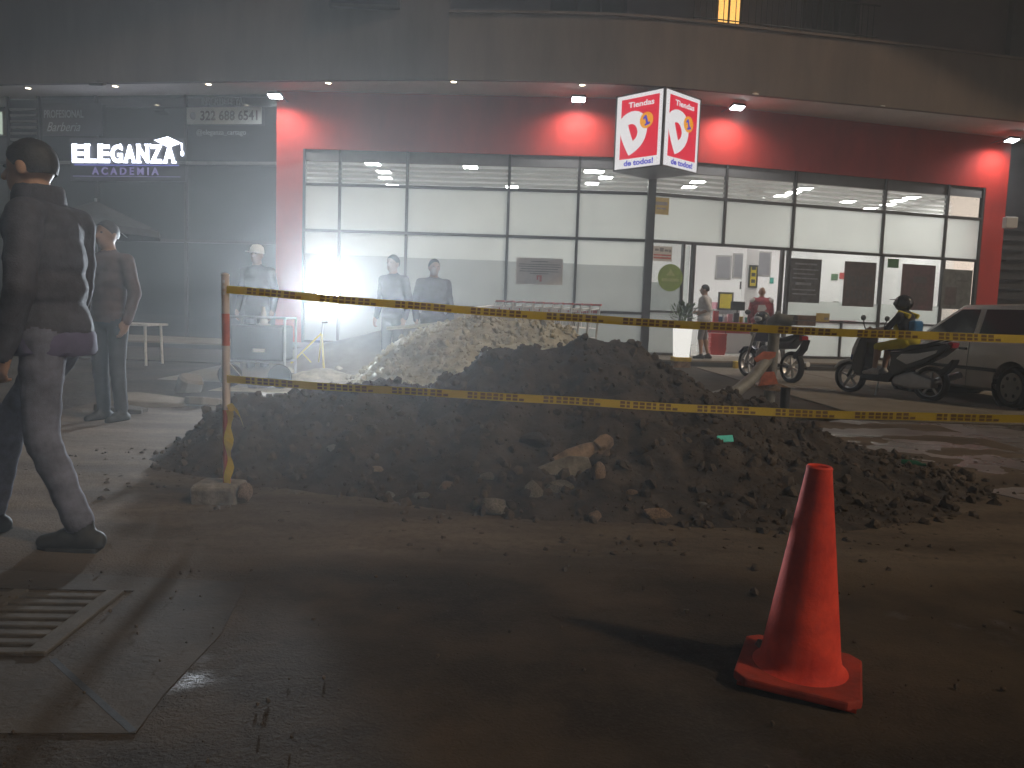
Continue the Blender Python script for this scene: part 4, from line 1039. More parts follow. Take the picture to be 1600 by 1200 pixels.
# the man walking off to the left, nearest to the camera
wk, wkh, wkM = person('person', 'man in dark jacket and faded jeans walking out of frame, nearest the camera', (-2.12, 3.55, -.02), R(90), ('jacket_navy', 'jeans', 'skin', 'shoe_black'),
       dict(kneeL=(-.11, .0, .50), ankL=(-.11, -.17, .105), kneeR=(.09, .26, .52), ankR=(.10, .36, .10), hipL=(-.10, -.01, .92), elL=(-.29, -.04, 1.10), wrL=(-.26, .05, .86), elR=(.24, .02, 1.13), wrR=(.24, .1, .89), chest=(0, .03, 1.3), neck=(0, .05, 1.47), head=(.0, .09, 1.60)),
       scale=1.09, voxel=.0085, bulk=1.14, hem=.88, look=-.12, footdir={'L': (-.05, 1, 0), 'R': (.1, 1, 0)}, curl=.62, wrinkle=.007)
def soft_ring(rx, ry, z0, z1, c, wob=.006, n=40, flare=1.0):
    m = MB(); vs = []; prof = [(0.0, .96), (.15, 1.02), (.5, 1.03), (.85, 1.0), (1.0, .95)]
    for t, k in prof:
        for q in range(n):
            a = 2 * PI * q / n; d = 1 + wob * 8 * noise.noise((math.cos(a) * 2, math.sin(a) * 2, t * 3))
            f = k * d * (flare + (1 - flare) * t)
            vs.append((c[0] + rx * f * math.cos(a), c[1] + ry * f * math.sin(a), z0 + (z1 - z0) * t + wob * noise.noise((math.cos(a) * 3, math.sin(a) * 3, t))))
    return m.add(vs, [(i * n + q, i * n + (q + 1) % n, (i + 1) * n + (q + 1) % n, (i + 1) * n + q) for i in range(4) for q in range(n)])
soft_ring(.186, .142, .835, .935, (0, .0, 0), flare=1.0).build('sweatshirt_hem', 'sweat_violet', wk, smooth=True)
soft_ring(.088, .092, 1.455, 1.535, (0, .055, 0), wob=.004, flare=1.12).build('collar', 'jacket_navy', wk, smooth=True)
for sx, yy, zz in ((-.11, -.115, .026), (.11, .415, .022)):
    MB().prism([(-.036, -.125), (.036, -.125), (.042, .0), (.04, .085), (.025, .135), (-.016, .135), (-.036, .08), (-.038, 0)], -.014, .012, 'z').build('sole', 'rubber', wk, bevel=.006).location = (sx, yy, zz)
def standing(name, label, px, Y, z, rz, cloth, **k):
    p = at(px, 500, Y); return person(name, label, (p.x, Y, z), rz, cloth, **k)
standing('person', 'person in brown shirt standing behind the walking man', 172, 7.2, 0, R(160), ('shirt_brown', 'trousers_dark', 'skin_dark', 'shoe_black'), scale=1.08, bulk=1.1)
rc, hc, Mc = standing('person', 'worker in white cap standing left of the lit lamp', 402, 12.3, 0, R(170), ('shirt_black', 'trousers_dark', 'skin_dark', 'shoe_black'), scale=1.2, hair=None)
m = MB(); m.lathe([(.092, .02), (.095, .05), (.085, .10), (.055, .135), (0, .145)], 20, hc + V3(0, -.01, 0)); m.box(hc + V3(0, .12, .035), (.13, .12, .012)); m.build('cap', 'cap_white', rc, smooth=True)
standing('person', 'slim man in dark clothes watching right of the lamp, nearer to it', 614, 12.3, .0, R(150), ('jacket_navy', 'trousers_dark', 'skin_dark', 'shoe_black'), scale=1.16, bulk=1.08)
standing('person', 'stocky man in dark clothes standing before the frosted window notice', 676, 12.4, .0, R(200), ('jacket_navy', 'trousers_dark', 'skin_dark', 'shoe_black'), scale=1.14, bulk=1.18)
standing('person', 'man in white t-shirt and grey shorts standing in the store entrance', 1100, 19.9, FL, R(75), ('shirt_white', 'shorts_grey', 'skin', 'shoe_black'), scale=1.10, bulk=1.32, sleeve='short', legs='short',
         joints=dict(kneeR=(.12, -.03, .49), ankR=(.12, -.14, .085), kneeL=(-.12, .06, .49), ankL=(-.12, .02, .085), elL=(-.27, -.12, 1.15), wrL=(-.16, .08, 1.08), elR=(.27, -.02, 1.14), wrR=(.2, .18, 1.1)))
rr_, hr_, Mr_ = standing('person', 'bald man in red and white jacket with his back turned inside the entrance', 1188, 22.2, FL, R(-12), ('shirt_red', 'trousers_dark', 'skin', 'shoe_black'), scale=1.15, bulk=1.45, hair=None)
m = MB(); m.add([V3(a * 1.2, -.185 - .01 * abs(a), b) for a, b in ((-.09, 1.16), (.02, 1.12), (.10, 1.20), (.06, 1.30), (-.07, 1.29))], [(0, 1, 2, 3, 4)]); m.build('back_print', 'shirt_white', rr_)
for sx in (-1, 1):
    m = MB(); m.ell((sx * .205, -.01, 1.40), (.092, .10, .08)); m.build('sleeve_patch', 'shirt_white', rr_, smooth=True)
standing('person', 'cashier in pink top with hair in a bun behind the window', 1303, 24.6, FL, R(60), ('shirt_pink', 'trousers_dark', 'skin', 'shoe_black'), scale=1.0, hair='bun')

# ================================================================== STORE CONTENTS
mat('poster_yellow', (0.75, 0.62, 0.02), .5, var=.05); mat('win_grey', (0.22, 0.22, 0.24), .5, var=.08); mat('teal', (0.02, 0.30, 0.24), .5)
BW = Wall((-6.4, 31.0), (14.5, 31.0))
def wallthing(x0, y0, x1, y1, mt, name, label, cat, frame=None, W=BW, off=0.0, group=None):
    a0, z1 = W.px(x0, y0); a1, z0 = W.px(x1, y1); t = thing(name, label, cat, W.p(a0, z0, off), 0, group)
    if frame:
        m = MB(); W.slab(m, a0 - .06, a1 + .06, z0 - .06, z1 + .06, off, off + .03); m.build('frame', frame, t, world=True)
    m = MB(); W.slab(m, a0, a1, z0, z1, off + .002, off + .045); m.build('sheet', mt, t, world=True); return t, W, a0, a1, z0, z1
wallthing(1121, 401, 1139, 435, 'win_grey', 'wall_vent', 'grey wall panel furthest left on the back wall of the store', 'wall panel', 'alu', group='grey panels on the store back wall')
wallthing(1148, 398, 1166, 433, 'win_grey', 'wall_vent', 'middle grey wall panel on the back wall of the store', 'wall panel', 'alu', group='grey panels on the store back wall')
wallthing(1180, 395, 1201, 430, 'win_grey', 'wall_vent', 'grey wall panel above the bald man in red', 'wall panel', 'alu', group='grey panels on the store back wall')
pil = at(1172, 450, 26.5)
ST(MB().box((pil.x, 26.6, 2.9), (.42, .42, 5.5)), 'pillar', 'interior_white')
PW = Wall((pil.x - 3, 26.385), (pil.x + 3, 26.385))
t, W_, a0, a1, z0, z1 = wallthing(1173, 417, 1180, 447, 'poster_yellow', 'pillar_poster', 'narrow yellow poster in black frame on the white pillar', 'poster', 'black_plastic', PW)
for q in range(3):
    m = MB(); W_.slab(m, a0 + .03, a1 - .03, z0 + .1 + q * .22, z0 + .22 + q * .22, .045, .05); m.build('print', 'print_black', t, world=True)
wallthing(1156, 440, 1164, 452, 'black_plastic', 'wall_terminal', 'black terminal on the wall left of the white pillar', 'terminal', None, Wall((0, 27), (12, 27)))
wallthing(1203, 434, 1208, 443, 'teal', 'exit_plate', 'small green plate on the wall behind the bald man', 'sign plate', None)
wallthing(1299, 428, 1308, 438, 'green', 'green_plate', 'small green plate above the cashier', 'sign plate', None)
wallthing(1312, 426, 1318, 436, 'red_plastic', 'red_plate', 'small red plate above the cashier', 'sign plate', None)
wallthing(1125, 459, 1142, 482, 'poster_yellow', 'yellow_poster', 'large yellow offer poster behind the checkout', 'poster', 'black_plastic', Wall((0, 26), (12, 26)))
# checkout counter with goods
cc = at(1150, 505, 24.2)
t = thing('checkout_counter', 'red checkout counter behind the entrance', 'counter', (cc.x, 24.3, FL))
MB().box((0, 0, .45), (2.2, .6, .9)).build('body', 'interior_white', t, bevel=.02); MB().box((0, -.02, .93), (2.3, .7, .08)).build('top', 'red_plastic', t, bevel=.02)
MB().box((0, -.31, .7), (2.2, .02, .14)).build('stripe', 'red_plastic', t)
cols = ['poster_yellow', 'teal', 'red_plastic', 'bag_blue', 'shirt_white', 'shirt_pink', 'black_plastic']
LBL = ['yellow', 'green', 'red', 'blue', 'white', 'pink', 'black']
for q in range(12):
    r3 = random.Random(q); h_ = r3.uniform(.12, .34)
    o = MB().box((0, 0, h_ / 2), (r3.uniform(.09, .17), .12, h_)).build('packet', cols[q % 7], bevel=.01); o.location = (cc.x - 1.0 + q * .17, 24.3 + r3.uniform(-.15, .15), FL + .97)
    tag(o, LBL[q % 7] + ' packet on the red checkout counter, ' + ORD[q] + ' from the left', 'packet', 'goods on the checkout counter')
t = thing('cash_register_screen', 'black screen on a stand at the checkout', 'screen', (cc.x + .1, 24.5, FL + .97))
MB().box((0, 0, .02), (.25, .2, .04)).build('foot', 'black_plastic', t); MB().tube([(0, 0, .04), (0, 0, .4)], .02).build('stand', 'black_plastic', t); MB().box((0, -.03, .52), (.45, .05, .28)).build('panel', 'black_plastic', t, bevel=.01)
bk = at(1122, 535, 22.6)
bme = [MB().prism([(-.2, 0), (.2, 0), (.25, .24), (-.25, .24)], -.16, .16).mesh('shell', 'red_plastic', bevel=.02), MB().tube([(-.24, 0, .24), (-.2, 0, .36), (.2, 0, .36), (.24, 0, .24)], .012, 6).mesh('handle', 'black_plastic')]
for q in range(4):
    t = thing('shopping_basket', ('lowest', 'second lowest', 'second highest', 'topmost')[q] + ' red plastic shopping basket in the stack by the entrance', 'basket', (bk.x, 22.7, FL + q * .13), 0, 'stacked red baskets')
    put('shell', bme[0], t)
    if q == 3: put('handle', bme[1], t)
# low shelves deeper in the store
for q, (x, y) in enumerate(((-3.5, 26), (0.2, 26), (8.2, 28), (11.2, 28))):
    where = ('behind the left frosted windows', 'behind the notice window', 'behind the cashier', 'behind the wine red poster')[q]
    t = thing('store_shelf', 'white store shelf stocked with goods ' + where, 'shelf', (x, y, FL))
    MB().box((0, .2, .8), (2.4, .04, 1.6)).build('back', 'interior_white', t)
    for k2 in range(4):
        s_ = MB().box((0, 0, .15 + k2 * .42), (2.4, .42, .03)).build('shelf_board', 'interior_white', t)
        g_ = MB()
        for z in range(9): g_.box((-1.05 + z * .26, -.02, .165 + k2 * .42 + .12), (.2, .25, .24))
        g_.build('goods', cols[(k2 + q) % 7], s_)

# ================================================================== OUTSIDE THE STORE
# nested shopping trolleys
def trolley():
    t = thing('shopping_trolley', '', 'trolley'); W_ = .5
    fr = MB()
    for s_ in (-1, 1):
        y = s_ * .25
        fr.tube([(.34, y, .12), (.42, y, .98)], .020, 8); fr.tube([(.36, y, .20), (-.45, y * .8, .16)], .014, 8); fr.tube([(.36, y, .35), (-.2, y * .85, .28)], .010, 6)
        fr.tube([(.40, y, .92), (-.46, y * .78, .80)], .012, 8); fr.tube([(.38, y, .52), (-.42, y * .78, .58)], .009, 6); fr.tube([(-.46, y * .78, .80), (-.42, y * .78, .58)], .010, 6)
    fr.build('frame', 'chrome', t, smooth=True)
    bs = MB()
    for k2 in range(7):
        x = .36 - k2 * .12
        for s_ in (-1, 1): bs.tube([(x + .02, s_ * (.25 - .006 * k2), .90 - .015 * k2), (x, s_ * (.24 - .006 * k2), .53 + .008 * k2)], .005, 5)
        bs.tube([(x, -.24, .53 + .008 * k2), (x, .24, .53 + .008 * k2)], .005, 5)
    for k2 in range(3): bs.tube([(-.44 + .01 * k2, -.19, .62 + k2 * .07), (-.44 + .01 * k2, .19, .62 + k2 * .07)], .005, 5)
    bs.build('basket', 'chrome', t, smooth=True)
    MB().tube([(.44, -.26, 1.0), (.44, .26, 1.0)], .020, 10).build('handle', 'red_plastic', t, smooth=True)
    MB().box((.36, 0, .86), (.02, .46, .06)).build('child_flap', 'red_plastic', t)
    for x, y in ((.34, -.25), (.34, .25), (-.42, -.2), (-.42, .2)):
        MB().lathe([(0, -.015), (.05, -.015), (.055, 0), (.05, .015), (0, .015)], 14, (x, y, .055), axis='y').build('wheel', 'rubber', t, smooth=True)
    return t
tr0 = trolley(); ta, tb = at(748, 500, 19.9).x, at(900, 500, 19.9).x
for q in range(11):
    t = tr0 if q == 0 else copy_tree(tr0)
    t.location = (ta + (tb - ta) * q / 10, 19.35 + .085 * q, FL); t.scale = (1.30,) * 3; t.rotation_euler = (0, 0, R(18))
    tag(t, 'chrome trolley at the open end of the nested row, nearest the entrance' if q == 10 else ('chrome trolley at the lamp end of the nested row' if q == 0 else 'chrome trolley, ' + ORD[10 - q] + ' in the nested row counted from the entrance end'), 'trolley', 'nested shopping trolleys')

# lit planter with plant
pp = at(1064, 560, 18.55)
t = thing('planter', 'tall white glowing planter standing before the entrance', 'planter', (pp.x, 18.55, .0))
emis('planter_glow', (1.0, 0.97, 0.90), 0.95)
MB().prism([(-.20, -.2), (.20, -.2), (.20, .2), (-.20, .2)], .0, .16, 'z').build('plinth', 'stone_warm', t, bevel=.01)
MB().prism([(-.21, -.21), (.21, -.21), (.21, .21), (-.21, .21)], .162, .26, 'z').build('yellow_band', 'yellow_paint', t, bevel=.01)
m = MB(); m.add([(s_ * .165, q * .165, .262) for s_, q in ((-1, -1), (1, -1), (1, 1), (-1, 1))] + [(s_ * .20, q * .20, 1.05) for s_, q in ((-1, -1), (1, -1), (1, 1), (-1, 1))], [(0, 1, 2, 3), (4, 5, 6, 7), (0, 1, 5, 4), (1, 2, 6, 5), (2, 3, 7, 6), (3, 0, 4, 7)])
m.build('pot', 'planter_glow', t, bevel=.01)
mat('leaf', (0.07, 0.12, 0.035), .5, var=.4, scale=20)
pt = thing('potted_plant', 'bushy green plant growing in the glowing planter', 'plant', (pp.x, 18.55, 1.05))
lf = MB(); r4 = random.Random(8)
for q in range(170):
    a, e_ = r4.random() * 6.28, r4.uniform(.1, 1.4); L = r4.uniform(.15, .52)
    d = V3(math.cos(a) * math.cos(e_), math.sin(a) * math.cos(e_), math.sin(e_)); c = d * L; sd = d.cross(V3(0, 0, 1)).normalized() * r4.uniform(.025, .05); tp = c + d * r4.uniform(.10, .17) + V3(0, 0, r4.uniform(-.06, .02))
    mid = (c + tp) / 2
    lf.add([c, mid + sd, tp, mid - sd], [(0, 1, 2, 3)])
lf.build('foliage', 'leaf', pt, weld=False)
st_ = MB()
for q in range(9): a = q * .7; st_.tube([(0, 0, 0), (.1 * math.cos(a), .1 * math.sin(a), .2), (.2 * math.cos(a), .2 * math.sin(a), .42)], [.012, .008, .004], 5)
st_.build('stems', 'leaf', pt)
yb = at(1153, 574, 18.6)
o = MB().box((0, 0, .1), (.16, .2, .2)).build('kerb_block', 'yellow_paint', bevel=.02); o.location = (yb.x, 18.7, 0.0); tag(o, 'small yellow painted block at the step edge by the entrance', 'kerb block')
bar_a, bar_b = at(1258, 575, 19.2), at(1312, 577, 19.6)
o = MB().bar((0, 0, 0), bar_b - bar_a, .12, .10).build('wheel_stop', 'stone_dark', bevel=.02); o.location = (bar_a.x, bar_a.y, .065); tag(o, 'dark wheel stop bar on the forecourt behind the scooter', 'wheel stop')

# vent pipe with elbow, orange barrier, short post
mat('pvc', (0.20, 0.195, 0.175), .5, var=.15, scale=10); mat('orange_plastic', (0.50, 0.13, 0.06), .6, var=.25, scale=10)
PY = 9.9
vp = at(1206, 560, PY)
t = thing('vent_pipe', 'grey plastic pipe with side elbow rising from the end of the heap', 'pipe', (vp.x, PY, 0))
zt = at(1207, 503, PY).z
MB().tube([(0, 0, .1), (.01, 0, zt)], .072, 18).build('riser', 'pvc', t, smooth=True)
el = MB(); el.tube([(-.03, 0, zt - .1), (-.02, 0, zt), (.03, -.03, zt + .045), (.12, -.06, zt + .02), (.20, -.09, zt + .005)], [.075, .08, .08, .078, .082], 18, cap=False); el.lathe([(.082, 0), (.092, .0), (.092, .03), (.082, .03)], 18, (0, 0, 0), closed=True) if False else None
e_ = el.build('elbow', 'pvc', t, smooth=True)
MB().tube([(.03, -.03, zt + .045), (.05, -.035, zt + .042)], .09, 18).build('collar', 'pvc', e_, smooth=True); MB().tube([(.14, -.07, zt + .015), (.198, -.089, zt + .006)], .07, 18).build('bore_shade_plug', 'black_plastic', e_, smooth=True)  # black plug stands in for the shade inside the elbow mouth
a = at(1200, 560, PY) - t.location; b_ = at(1150, 612, PY - .6) - t.location
MB().tube([a, (a + b_) / 2 + V3(.0, 0, -.05), b_, b_ + V3(-.35, -.15, -.08)], .075, 16).build('branch', 'pvc', t, smooth=True)
t = thing('orange_barrier', 'torn orange plastic barrier sheet bent around the vent pipe', 'barrier', (vp.x, PY - .15, 0))
def patch(pts, Y, mt, name, th=.02):
    P_ = [at(x, y, Y) - t.location for x, y in pts]; n = len(P_); m = MB()
    m.add(P_ + [q + V3(0, th, 0) for q in P_], [list(range(n))[::-1], list(range(n, 2 * n))] + [(i, (i + 1) % n, n + (i + 1) % n, n + i) for i in range(n)]); return m.build(name, mt, t)
patch([(1178, 560), (1193, 549), (1213, 550), (1211, 558), (1202, 562), (1196, 566), (1182, 566)], PY - .12, 'orange_plastic', 'upper_flap')
patch([(1193, 582), (1210, 581), (1216, 600), (1186, 603)], PY - .15, 'orange_plastic', 'lower_flap', .05)
patch([(1180, 604), (1214, 598), (1236, 606), (1232, 612), (1196, 610)], PY - .1, 'stone_warm', 'base_board', .12)
pq = at(1226, 640, PY - .4)
o = MB().tube([(0, 0, 0), (0, .02, .36)], [.055, .06], 12).build('short_post', 'rubber', smooth=True); o.location = (pq.x, PY - .4, 0); tag(o, 'short dark post in the ground beside the orange barrier', 'post')

# ---- wheels
def wheel(par, c, r, wd, rim='steel', spokes=5, name='wheel', tyre_r=None):
    tw = tyre_r or r * .24
    o = MB().lathe([(r - tw, -wd * .38), (r - tw * .55, -wd * .5), (r - tw * .15, -wd * .42), (r, -wd * .18), (r, wd * .18), (r - tw * .15, wd * .42), (r - tw * .55, wd * .5), (r - tw, wd * .38)], 36, c, axis='y', closed=True).build(name, 'rubber', par, smooth=True)
    m = MB(); m.lathe([(r - tw * 1.0, -wd * .34), (r - tw * 1.0, wd * .34), (r - tw * 1.22, wd * .30), (r - tw * 1.22, -wd * .30)], 30, c, axis='y', closed=True)
    m.lathe([(0, -wd * .30), (r * .16, -wd * .30), (r * .16, wd * .30), (0, wd * .30)], 14, c, axis='y')
    for k2 in range(spokes):
        a = 2 * PI * k2 / spokes + .3; d = V3(math.cos(a), 0, math.sin(a)); C = Vector(c)
        m.bar(C + d * r * .12, C + d * (r - tw * 1.1), wd * .26, r * .13, up=(0, 1, 0))
    m.build('rim', rim, o, smooth=False); return o
mat('scooter_white', (0.74, 0.75, 0.76), .25, var=.05, coat=.5); mat('scooter_black', (0.028, 0.028, 0.03), .22, var=.1, coat=.5); mat('scooter_blue', (0.03, 0.08, 0.32), .3); mat('tail_red', (0.40, 0.02, 0.03), .2, coat=.5); mat('lamp_clear', (0.7, 0.72, 0.75), .1, coat=.5); mat('moto_violet', (0.045, 0.04, 0.11), .3, var=.1, coat=.4); mat('crate', (0.14, 0.085, 0.055), .8, var=.3)
def scooter(label):
    t = thing('scooter', label, 'scooter')
    wheel(t, (.70, 0, .27), .27, .12, 'steel', 5); wheel(t, (-.66, 0, .27), .27, .14, 'steel', 5)
    fk = MB()
    for s_ in (-1, 1): fk.tube([(.70, s_ * .09, .27), (.55, s_ * .07, .62), (.47, 0, .78)], .022, 10)
    fk.tube([(.50, 0, .70), (.36, 0, 1.02)], .026, 10); fk.build('fork', 'black_plastic', t, smooth=True)
    MB().prism([(.42, .50), (.55, .57), (.72, .58), (.88, .52), (.99, .40), (.95, .38), (.86, .47), (.72, .525), (.56, .50), (.46, .44)], -.075, .075).build('front_fender', 'scooter_white', t, bevel=.02)
    ap = MB().prism([(.50, .30), (.60, .42), (.58, .62), (.52, .82), (.44, .98), (.36, .98), (.36, .72), (.38, .45), (.40, .30)], -.17, .17).build('leg_shield', 'scooter_black', t, bevel=.045, seg=3)
    MB().prism([(.585, .52), (.64, .58), (.62, .74), (.54, .93), (.49, .96), (.52, .80), (.58, .62)], -.15, .15).build('front_panel', 'scooter_white', ap, bevel=.03, seg=3)
    MB().ell((.59, 0, .80), (.06, .11, .055), 14, 10).build('headlight', 'lamp_clear', ap, smooth=True)
    for s_ in (-1, 1): MB().prism([(.595, .55), (.63, .58), (.61, .66), (.585, .64)], s_ * .151, s_ * .156).build('blue_badge', 'scooter_blue', ap)
    MB().prism([(.42, .24), (.42, .36), (.05, .35), (-.06, .42), (-.14, .36), (-.06, .24)], -.16, .16).build('floorboard', 'black_plastic', t, bevel=.03)
    bd = MB().prism([(-.02, .40), (-.06, .60), (-.03, .73), (-.30, .76), (-.70, .86), (-.90, .92), (-.98, .86), (-.80, .70), (-.55, .56), (-.30, .44), (-.12, .34)], -.15, .15).build('body', 'scooter_black', t, bevel=.045, seg=3)
    for s_ in (-1, 1):
        MB().prism([(-.16, .63), (-.24, .71), (-.50, .73), (-.80, .80), (-.78, .75), (-.58, .65), (-.34, .55)], s_ * .150, s_ * .162).build('side_panel', 'scooter_white', bd, bevel=.004, seg=1)
    MB().prism([(.02, .74), (-.02, .79), (-.26, .80), (-.34, .85), (-.62, .89), (-.80, .92), (-.84, .89), (-.62, .82), (-.30, .755)], -.14, .14).build('seat', 'black_plastic', t, bevel=.03, seg=3)
    MB().prism([(-.88, .80), (-.98, .84), (-1.00, .92), (-.92, .93)], -.10, .10).build('tail_light', 'tail_red', t, bevel=.02)
    MB().tube([(-.62, .13, .88), (-.92, .12, .98), (-.96, 0, .99), (-.92, -.12, .98), (-.62, -.13, .88)], .014, 8).build('grab_rail', 'black_plastic', t, smooth=True)
    MB().prism([(-.84, .40), (-.98, .55), (-1.02, .66), (-.99, .67), (-.90, .56), (-.78, .46)], -.09, .09).build('rear_fender', 'black_plastic', t, bevel=.01)
    MB().prism([(-.10, .20), (-.05, .34), (-.40, .44), (-.72, .34), (-.72, .20), (-.40, .16)], -.12, .10).build('engine', 'steel', t, bevel=.03)
    MB().tube([(-.30, -.16, .22), (-.60, -.18, .28), (-1.0, -.19, .44)], [.03, .055, .05], 12).build('exhaust', 'steel', t, smooth=True)
    hb_ = MB().tube([(.30, -.34, 1.03), (.34, -.2, 1.05), (.37, 0, 1.02), (.34, .2, 1.05), (.30, .34, 1.03)], .018, 10).build('handlebar', 'black_plastic', t, smooth=True)
    MB().ell((.37, 0, 1.02), (.09, .14, .07), 14, 10).build('handlebar_cover', 'scooter_black', hb_, smooth=True)
    for s_ in (-1, 1):
        mr = MB().tube([(.33, s_ * .24, 1.05), (.34, s_ * .30, 1.16), (.33, s_ * .33, 1.22)], .009, 6); mr.ell((.33, s_ * .34, 1.26), (.02, .07, .045), 12, 8); mr.build('mirror', 'black_plastic', hb_, smooth=True)
        MB().tube([(.30, s_ * .34, 1.03), (.285, s_ * .42, 1.02)], .02, 10).build('grip', 'rubber', hb_, smooth=True)
    MB().tube([(.12, .12, .26), (.10, .22, .02)], .013, 6).build('side_stand', 'steel', t, smooth=True)
    return t
sct = scooter('white and black scooter parked on the forecourt with a rider seated')
sh_ = math.atan2(1.25, -.83); sct.location = (6.12, 12.42, .03); sct.rotation_euler = (R(0), 0, sh_)
hd = V3(math.cos(sh_), math.sin(sh_), 0)
rid, hR, MR = person('person', 'scooter rider in black helmet with blue backpack', sct.location - hd * .26, sh_ - PI / 2, ('shirt_black', 'yellow_cloth', 'skin', 'shirt_white'),
    dict(pelvis=(0, 0, .90), chest=(0, .05, 1.18), neck=(0, .10, 1.36), head=(0, .14, 1.49), hipL=(-.10, .0, .88), kneeL=(-.15, .42, .80), ankL=(-.14, .46, .42), hipR=(.10, .0, .88), kneeR=(.15, .42, .80), ankR=(.14, .46, .42),
         shL=(-.18, .08, 1.30), elL=(-.24, .24, 1.10), wrL=(-.26, .46, 1.07), shR=(.18, .08, 1.30), elR=(.24, .24, 1.10), wrR=(.26, .46, 1.07)), hem=.90, legs='short', sleeve='short', hair=None, curl=1.0, head_yaw=R(12))
m = MB(); hc = hR + V3(0, -.005, .02); m.ell(hc, (.125, .145, .135), 22, 16)
hm = m.build('helmet', 'helmet_black', rid, smooth=True)
m = MB(); m.ell(hc + V3(0, .075, -.01), (.105, .085, .055), 18, 10); m.build('visor', 'visor', hm, smooth=True)
m = MB(); m.box(hc + V3(0, .15, .055), (.16, .09, .012)); m.build('peak', 'helmet_black', hm, bevel=.005)
MB().box((0, -.09, 1.10), (.24, .13, .28)).build('backpack', 'bag_blue', rid, bevel=.05, seg=3)
m = MB(); m.lathe([(.150, 0), (.172, .03), (.172, .10), (.155, .13)], 24, (0, .01, .86)); m.build('vest_hem', 'yellow_cloth', rid, smooth=True)
for s_ in (-1, 1): MB().tube([(s_ * .12, -.05, 1.30), (s_ * .12, .12, 1.36), (s_ * .13, .20, 1.22), (s_ * .14, .12, 1.02)], .040, 8).build('yellow_stripe', 'yellow_cloth', rid, smooth=True)

def motorcycle(label):
    t = thing('motorcycle', label, 'motorcycle')
    wheel(t, (.64, 0, .29), .29, .09, 'steel', 6); wheel(t, (-.62, 0, .29), .29, .11, 'chrome', 6)
    fk = MB()
    for s_ in (-1, 1): fk.tube([(.64, s_ * .075, .29), (.42, s_ * .075, .86)], .024, 10)
    fk.build('fork', 'chrome', t, smooth=True)
    MB().prism([(.36, .56), (.55, .62), (.76, .60), (.92, .48), (.88, .46), (.74, .565), (.55, .58), (.40, .53)], -.06, .06).build('front_fender', 'moto_violet', t, bevel=.015)
    MB().prism([(.36, .72), (.32, .90), (.05, .96), (-.10, .86), (-.08, .72)], -.13, .13).build('fuel_tank', 'moto_violet', t, bevel=.05, seg=3)
    MB().prism([(-.06, .84), (-.30, .80), (-.62, .86), (-.76, .90), (-.76, .84), (-.60, .76), (-.10, .74)], -.12, .12).build('seat', 'black_plastic', t, bevel=.03)
    MB().prism([(-.05, .74), (-.60, .76), (-.86, .86), (-.60, .62), (-.10, .58)], -.10, .10).build('side_cover', 'scooter_black', t, bevel=.02)
    MB().prism([(.25, .25), (.28, .52), (.10, .66), (-.14, .56), (-.20, .30), (.0, .22)], -.13, .13).build('engine', 'steel', t, bevel=.03)
    MB().tube([(.30, 0, .70), (.34, 0, .34), (.0, 0, .24), (-.30, 0, .30)], .022, 8).build('frame', 'black_plastic', t, smooth=True); MB().tube([(-.15, .1, .35), (-.62, .1, .29)], .022, 8).build('swing_arm', 'black_plastic', t, smooth=True)
    MB().tube([(.15, -.12, .40), (.10, -.14, .22), (-.30, -.15, .25), (-.85, -.16, .36)], [.022, .022, .04, .05], 10).build('exhaust', 'chrome', t, smooth=True)
    MB().ell((.50, 0, .90), (.09, .11, .10), 14, 10).build('headlight', 'lamp_clear', t, smooth=True)
    hb_ = MB().tube([(.24, -.36, 1.03), (.34, -.22, 1.05), (.40, 0, .96), (.34, .22, 1.05), (.24, .36, 1.03)], .016, 8).build('handlebar', 'chrome', t, smooth=True)
    for s_ in (-1, 1):
        m = MB().tube([(.30, s_ * .26, 1.05), (.30, s_ * .33, 1.22)], .008, 6); m.ell((.29, s_ * .35, 1.27), (.02, .07, .05), 12, 8); m.build('mirror', 'black_plastic', hb_, smooth=True)
    MB().prism([(-.74, .44), (-.92, .62), (-.98, .80), (-.94, .80), (-.84, .64), (-.70, .52)], -.07, .07).build('rear_fender', 'black_plastic', t, bevel=.01)
    MB().prism([(-.84, .78), (-.92, .78), (-.92, .86), (-.84, .88)], -.07, .07).build('tail_light', 'tail_red', t, bevel=.01)
    MB().box((-.78, 0, .93), (.34, .30, .03)).build('carrier', 'black_plastic', t)
    return t
mct = motorcycle('dark violet motorcycle parked behind the vent pipe before the entrance'); mh = R(110)
mct.location = (5.12, 15.3, .02); mct.rotation_euler = (0, 0, mh); mct.scale = (1.05,) * 3
hd2 = V3(math.cos(mh), math.sin(mh), 0)
t = thing('carrier_crate', 'brown crate tied to the motorcycle carrier', 'crate', mct.location - hd2 * .72 + V3(0, 0, .985), mh)
for s_ in (-1, 1):
    for q in range(3): MB().box((0, s_ * .22, .05 + q * .11), (.46, .02, .085)).build('slat', 'crate', t); MB().box((s_ * .24, 0, .05 + q * .11), (.02, .42, .085)).build('slat', 'crate', t)
MB().box((0, 0, .0), (.46, .42, .02)).build('base', 'crate', t)
hl = thing('motorcycle_helmet', 'black helmet resting on the motorcycle handlebar', 'helmet', mct.location + hd2 * .30 + V3(-.05, -.1, 1.12))
MB().ell((0, 0, .1), (.15, .17, .15), 18, 12).build('shell', 'helmet_black', hl, smooth=True); MB().ell((-.08, -.05, .09), (.09, .12, .06), 14, 8).build('visor', 'lamp_clear', hl, smooth=True)

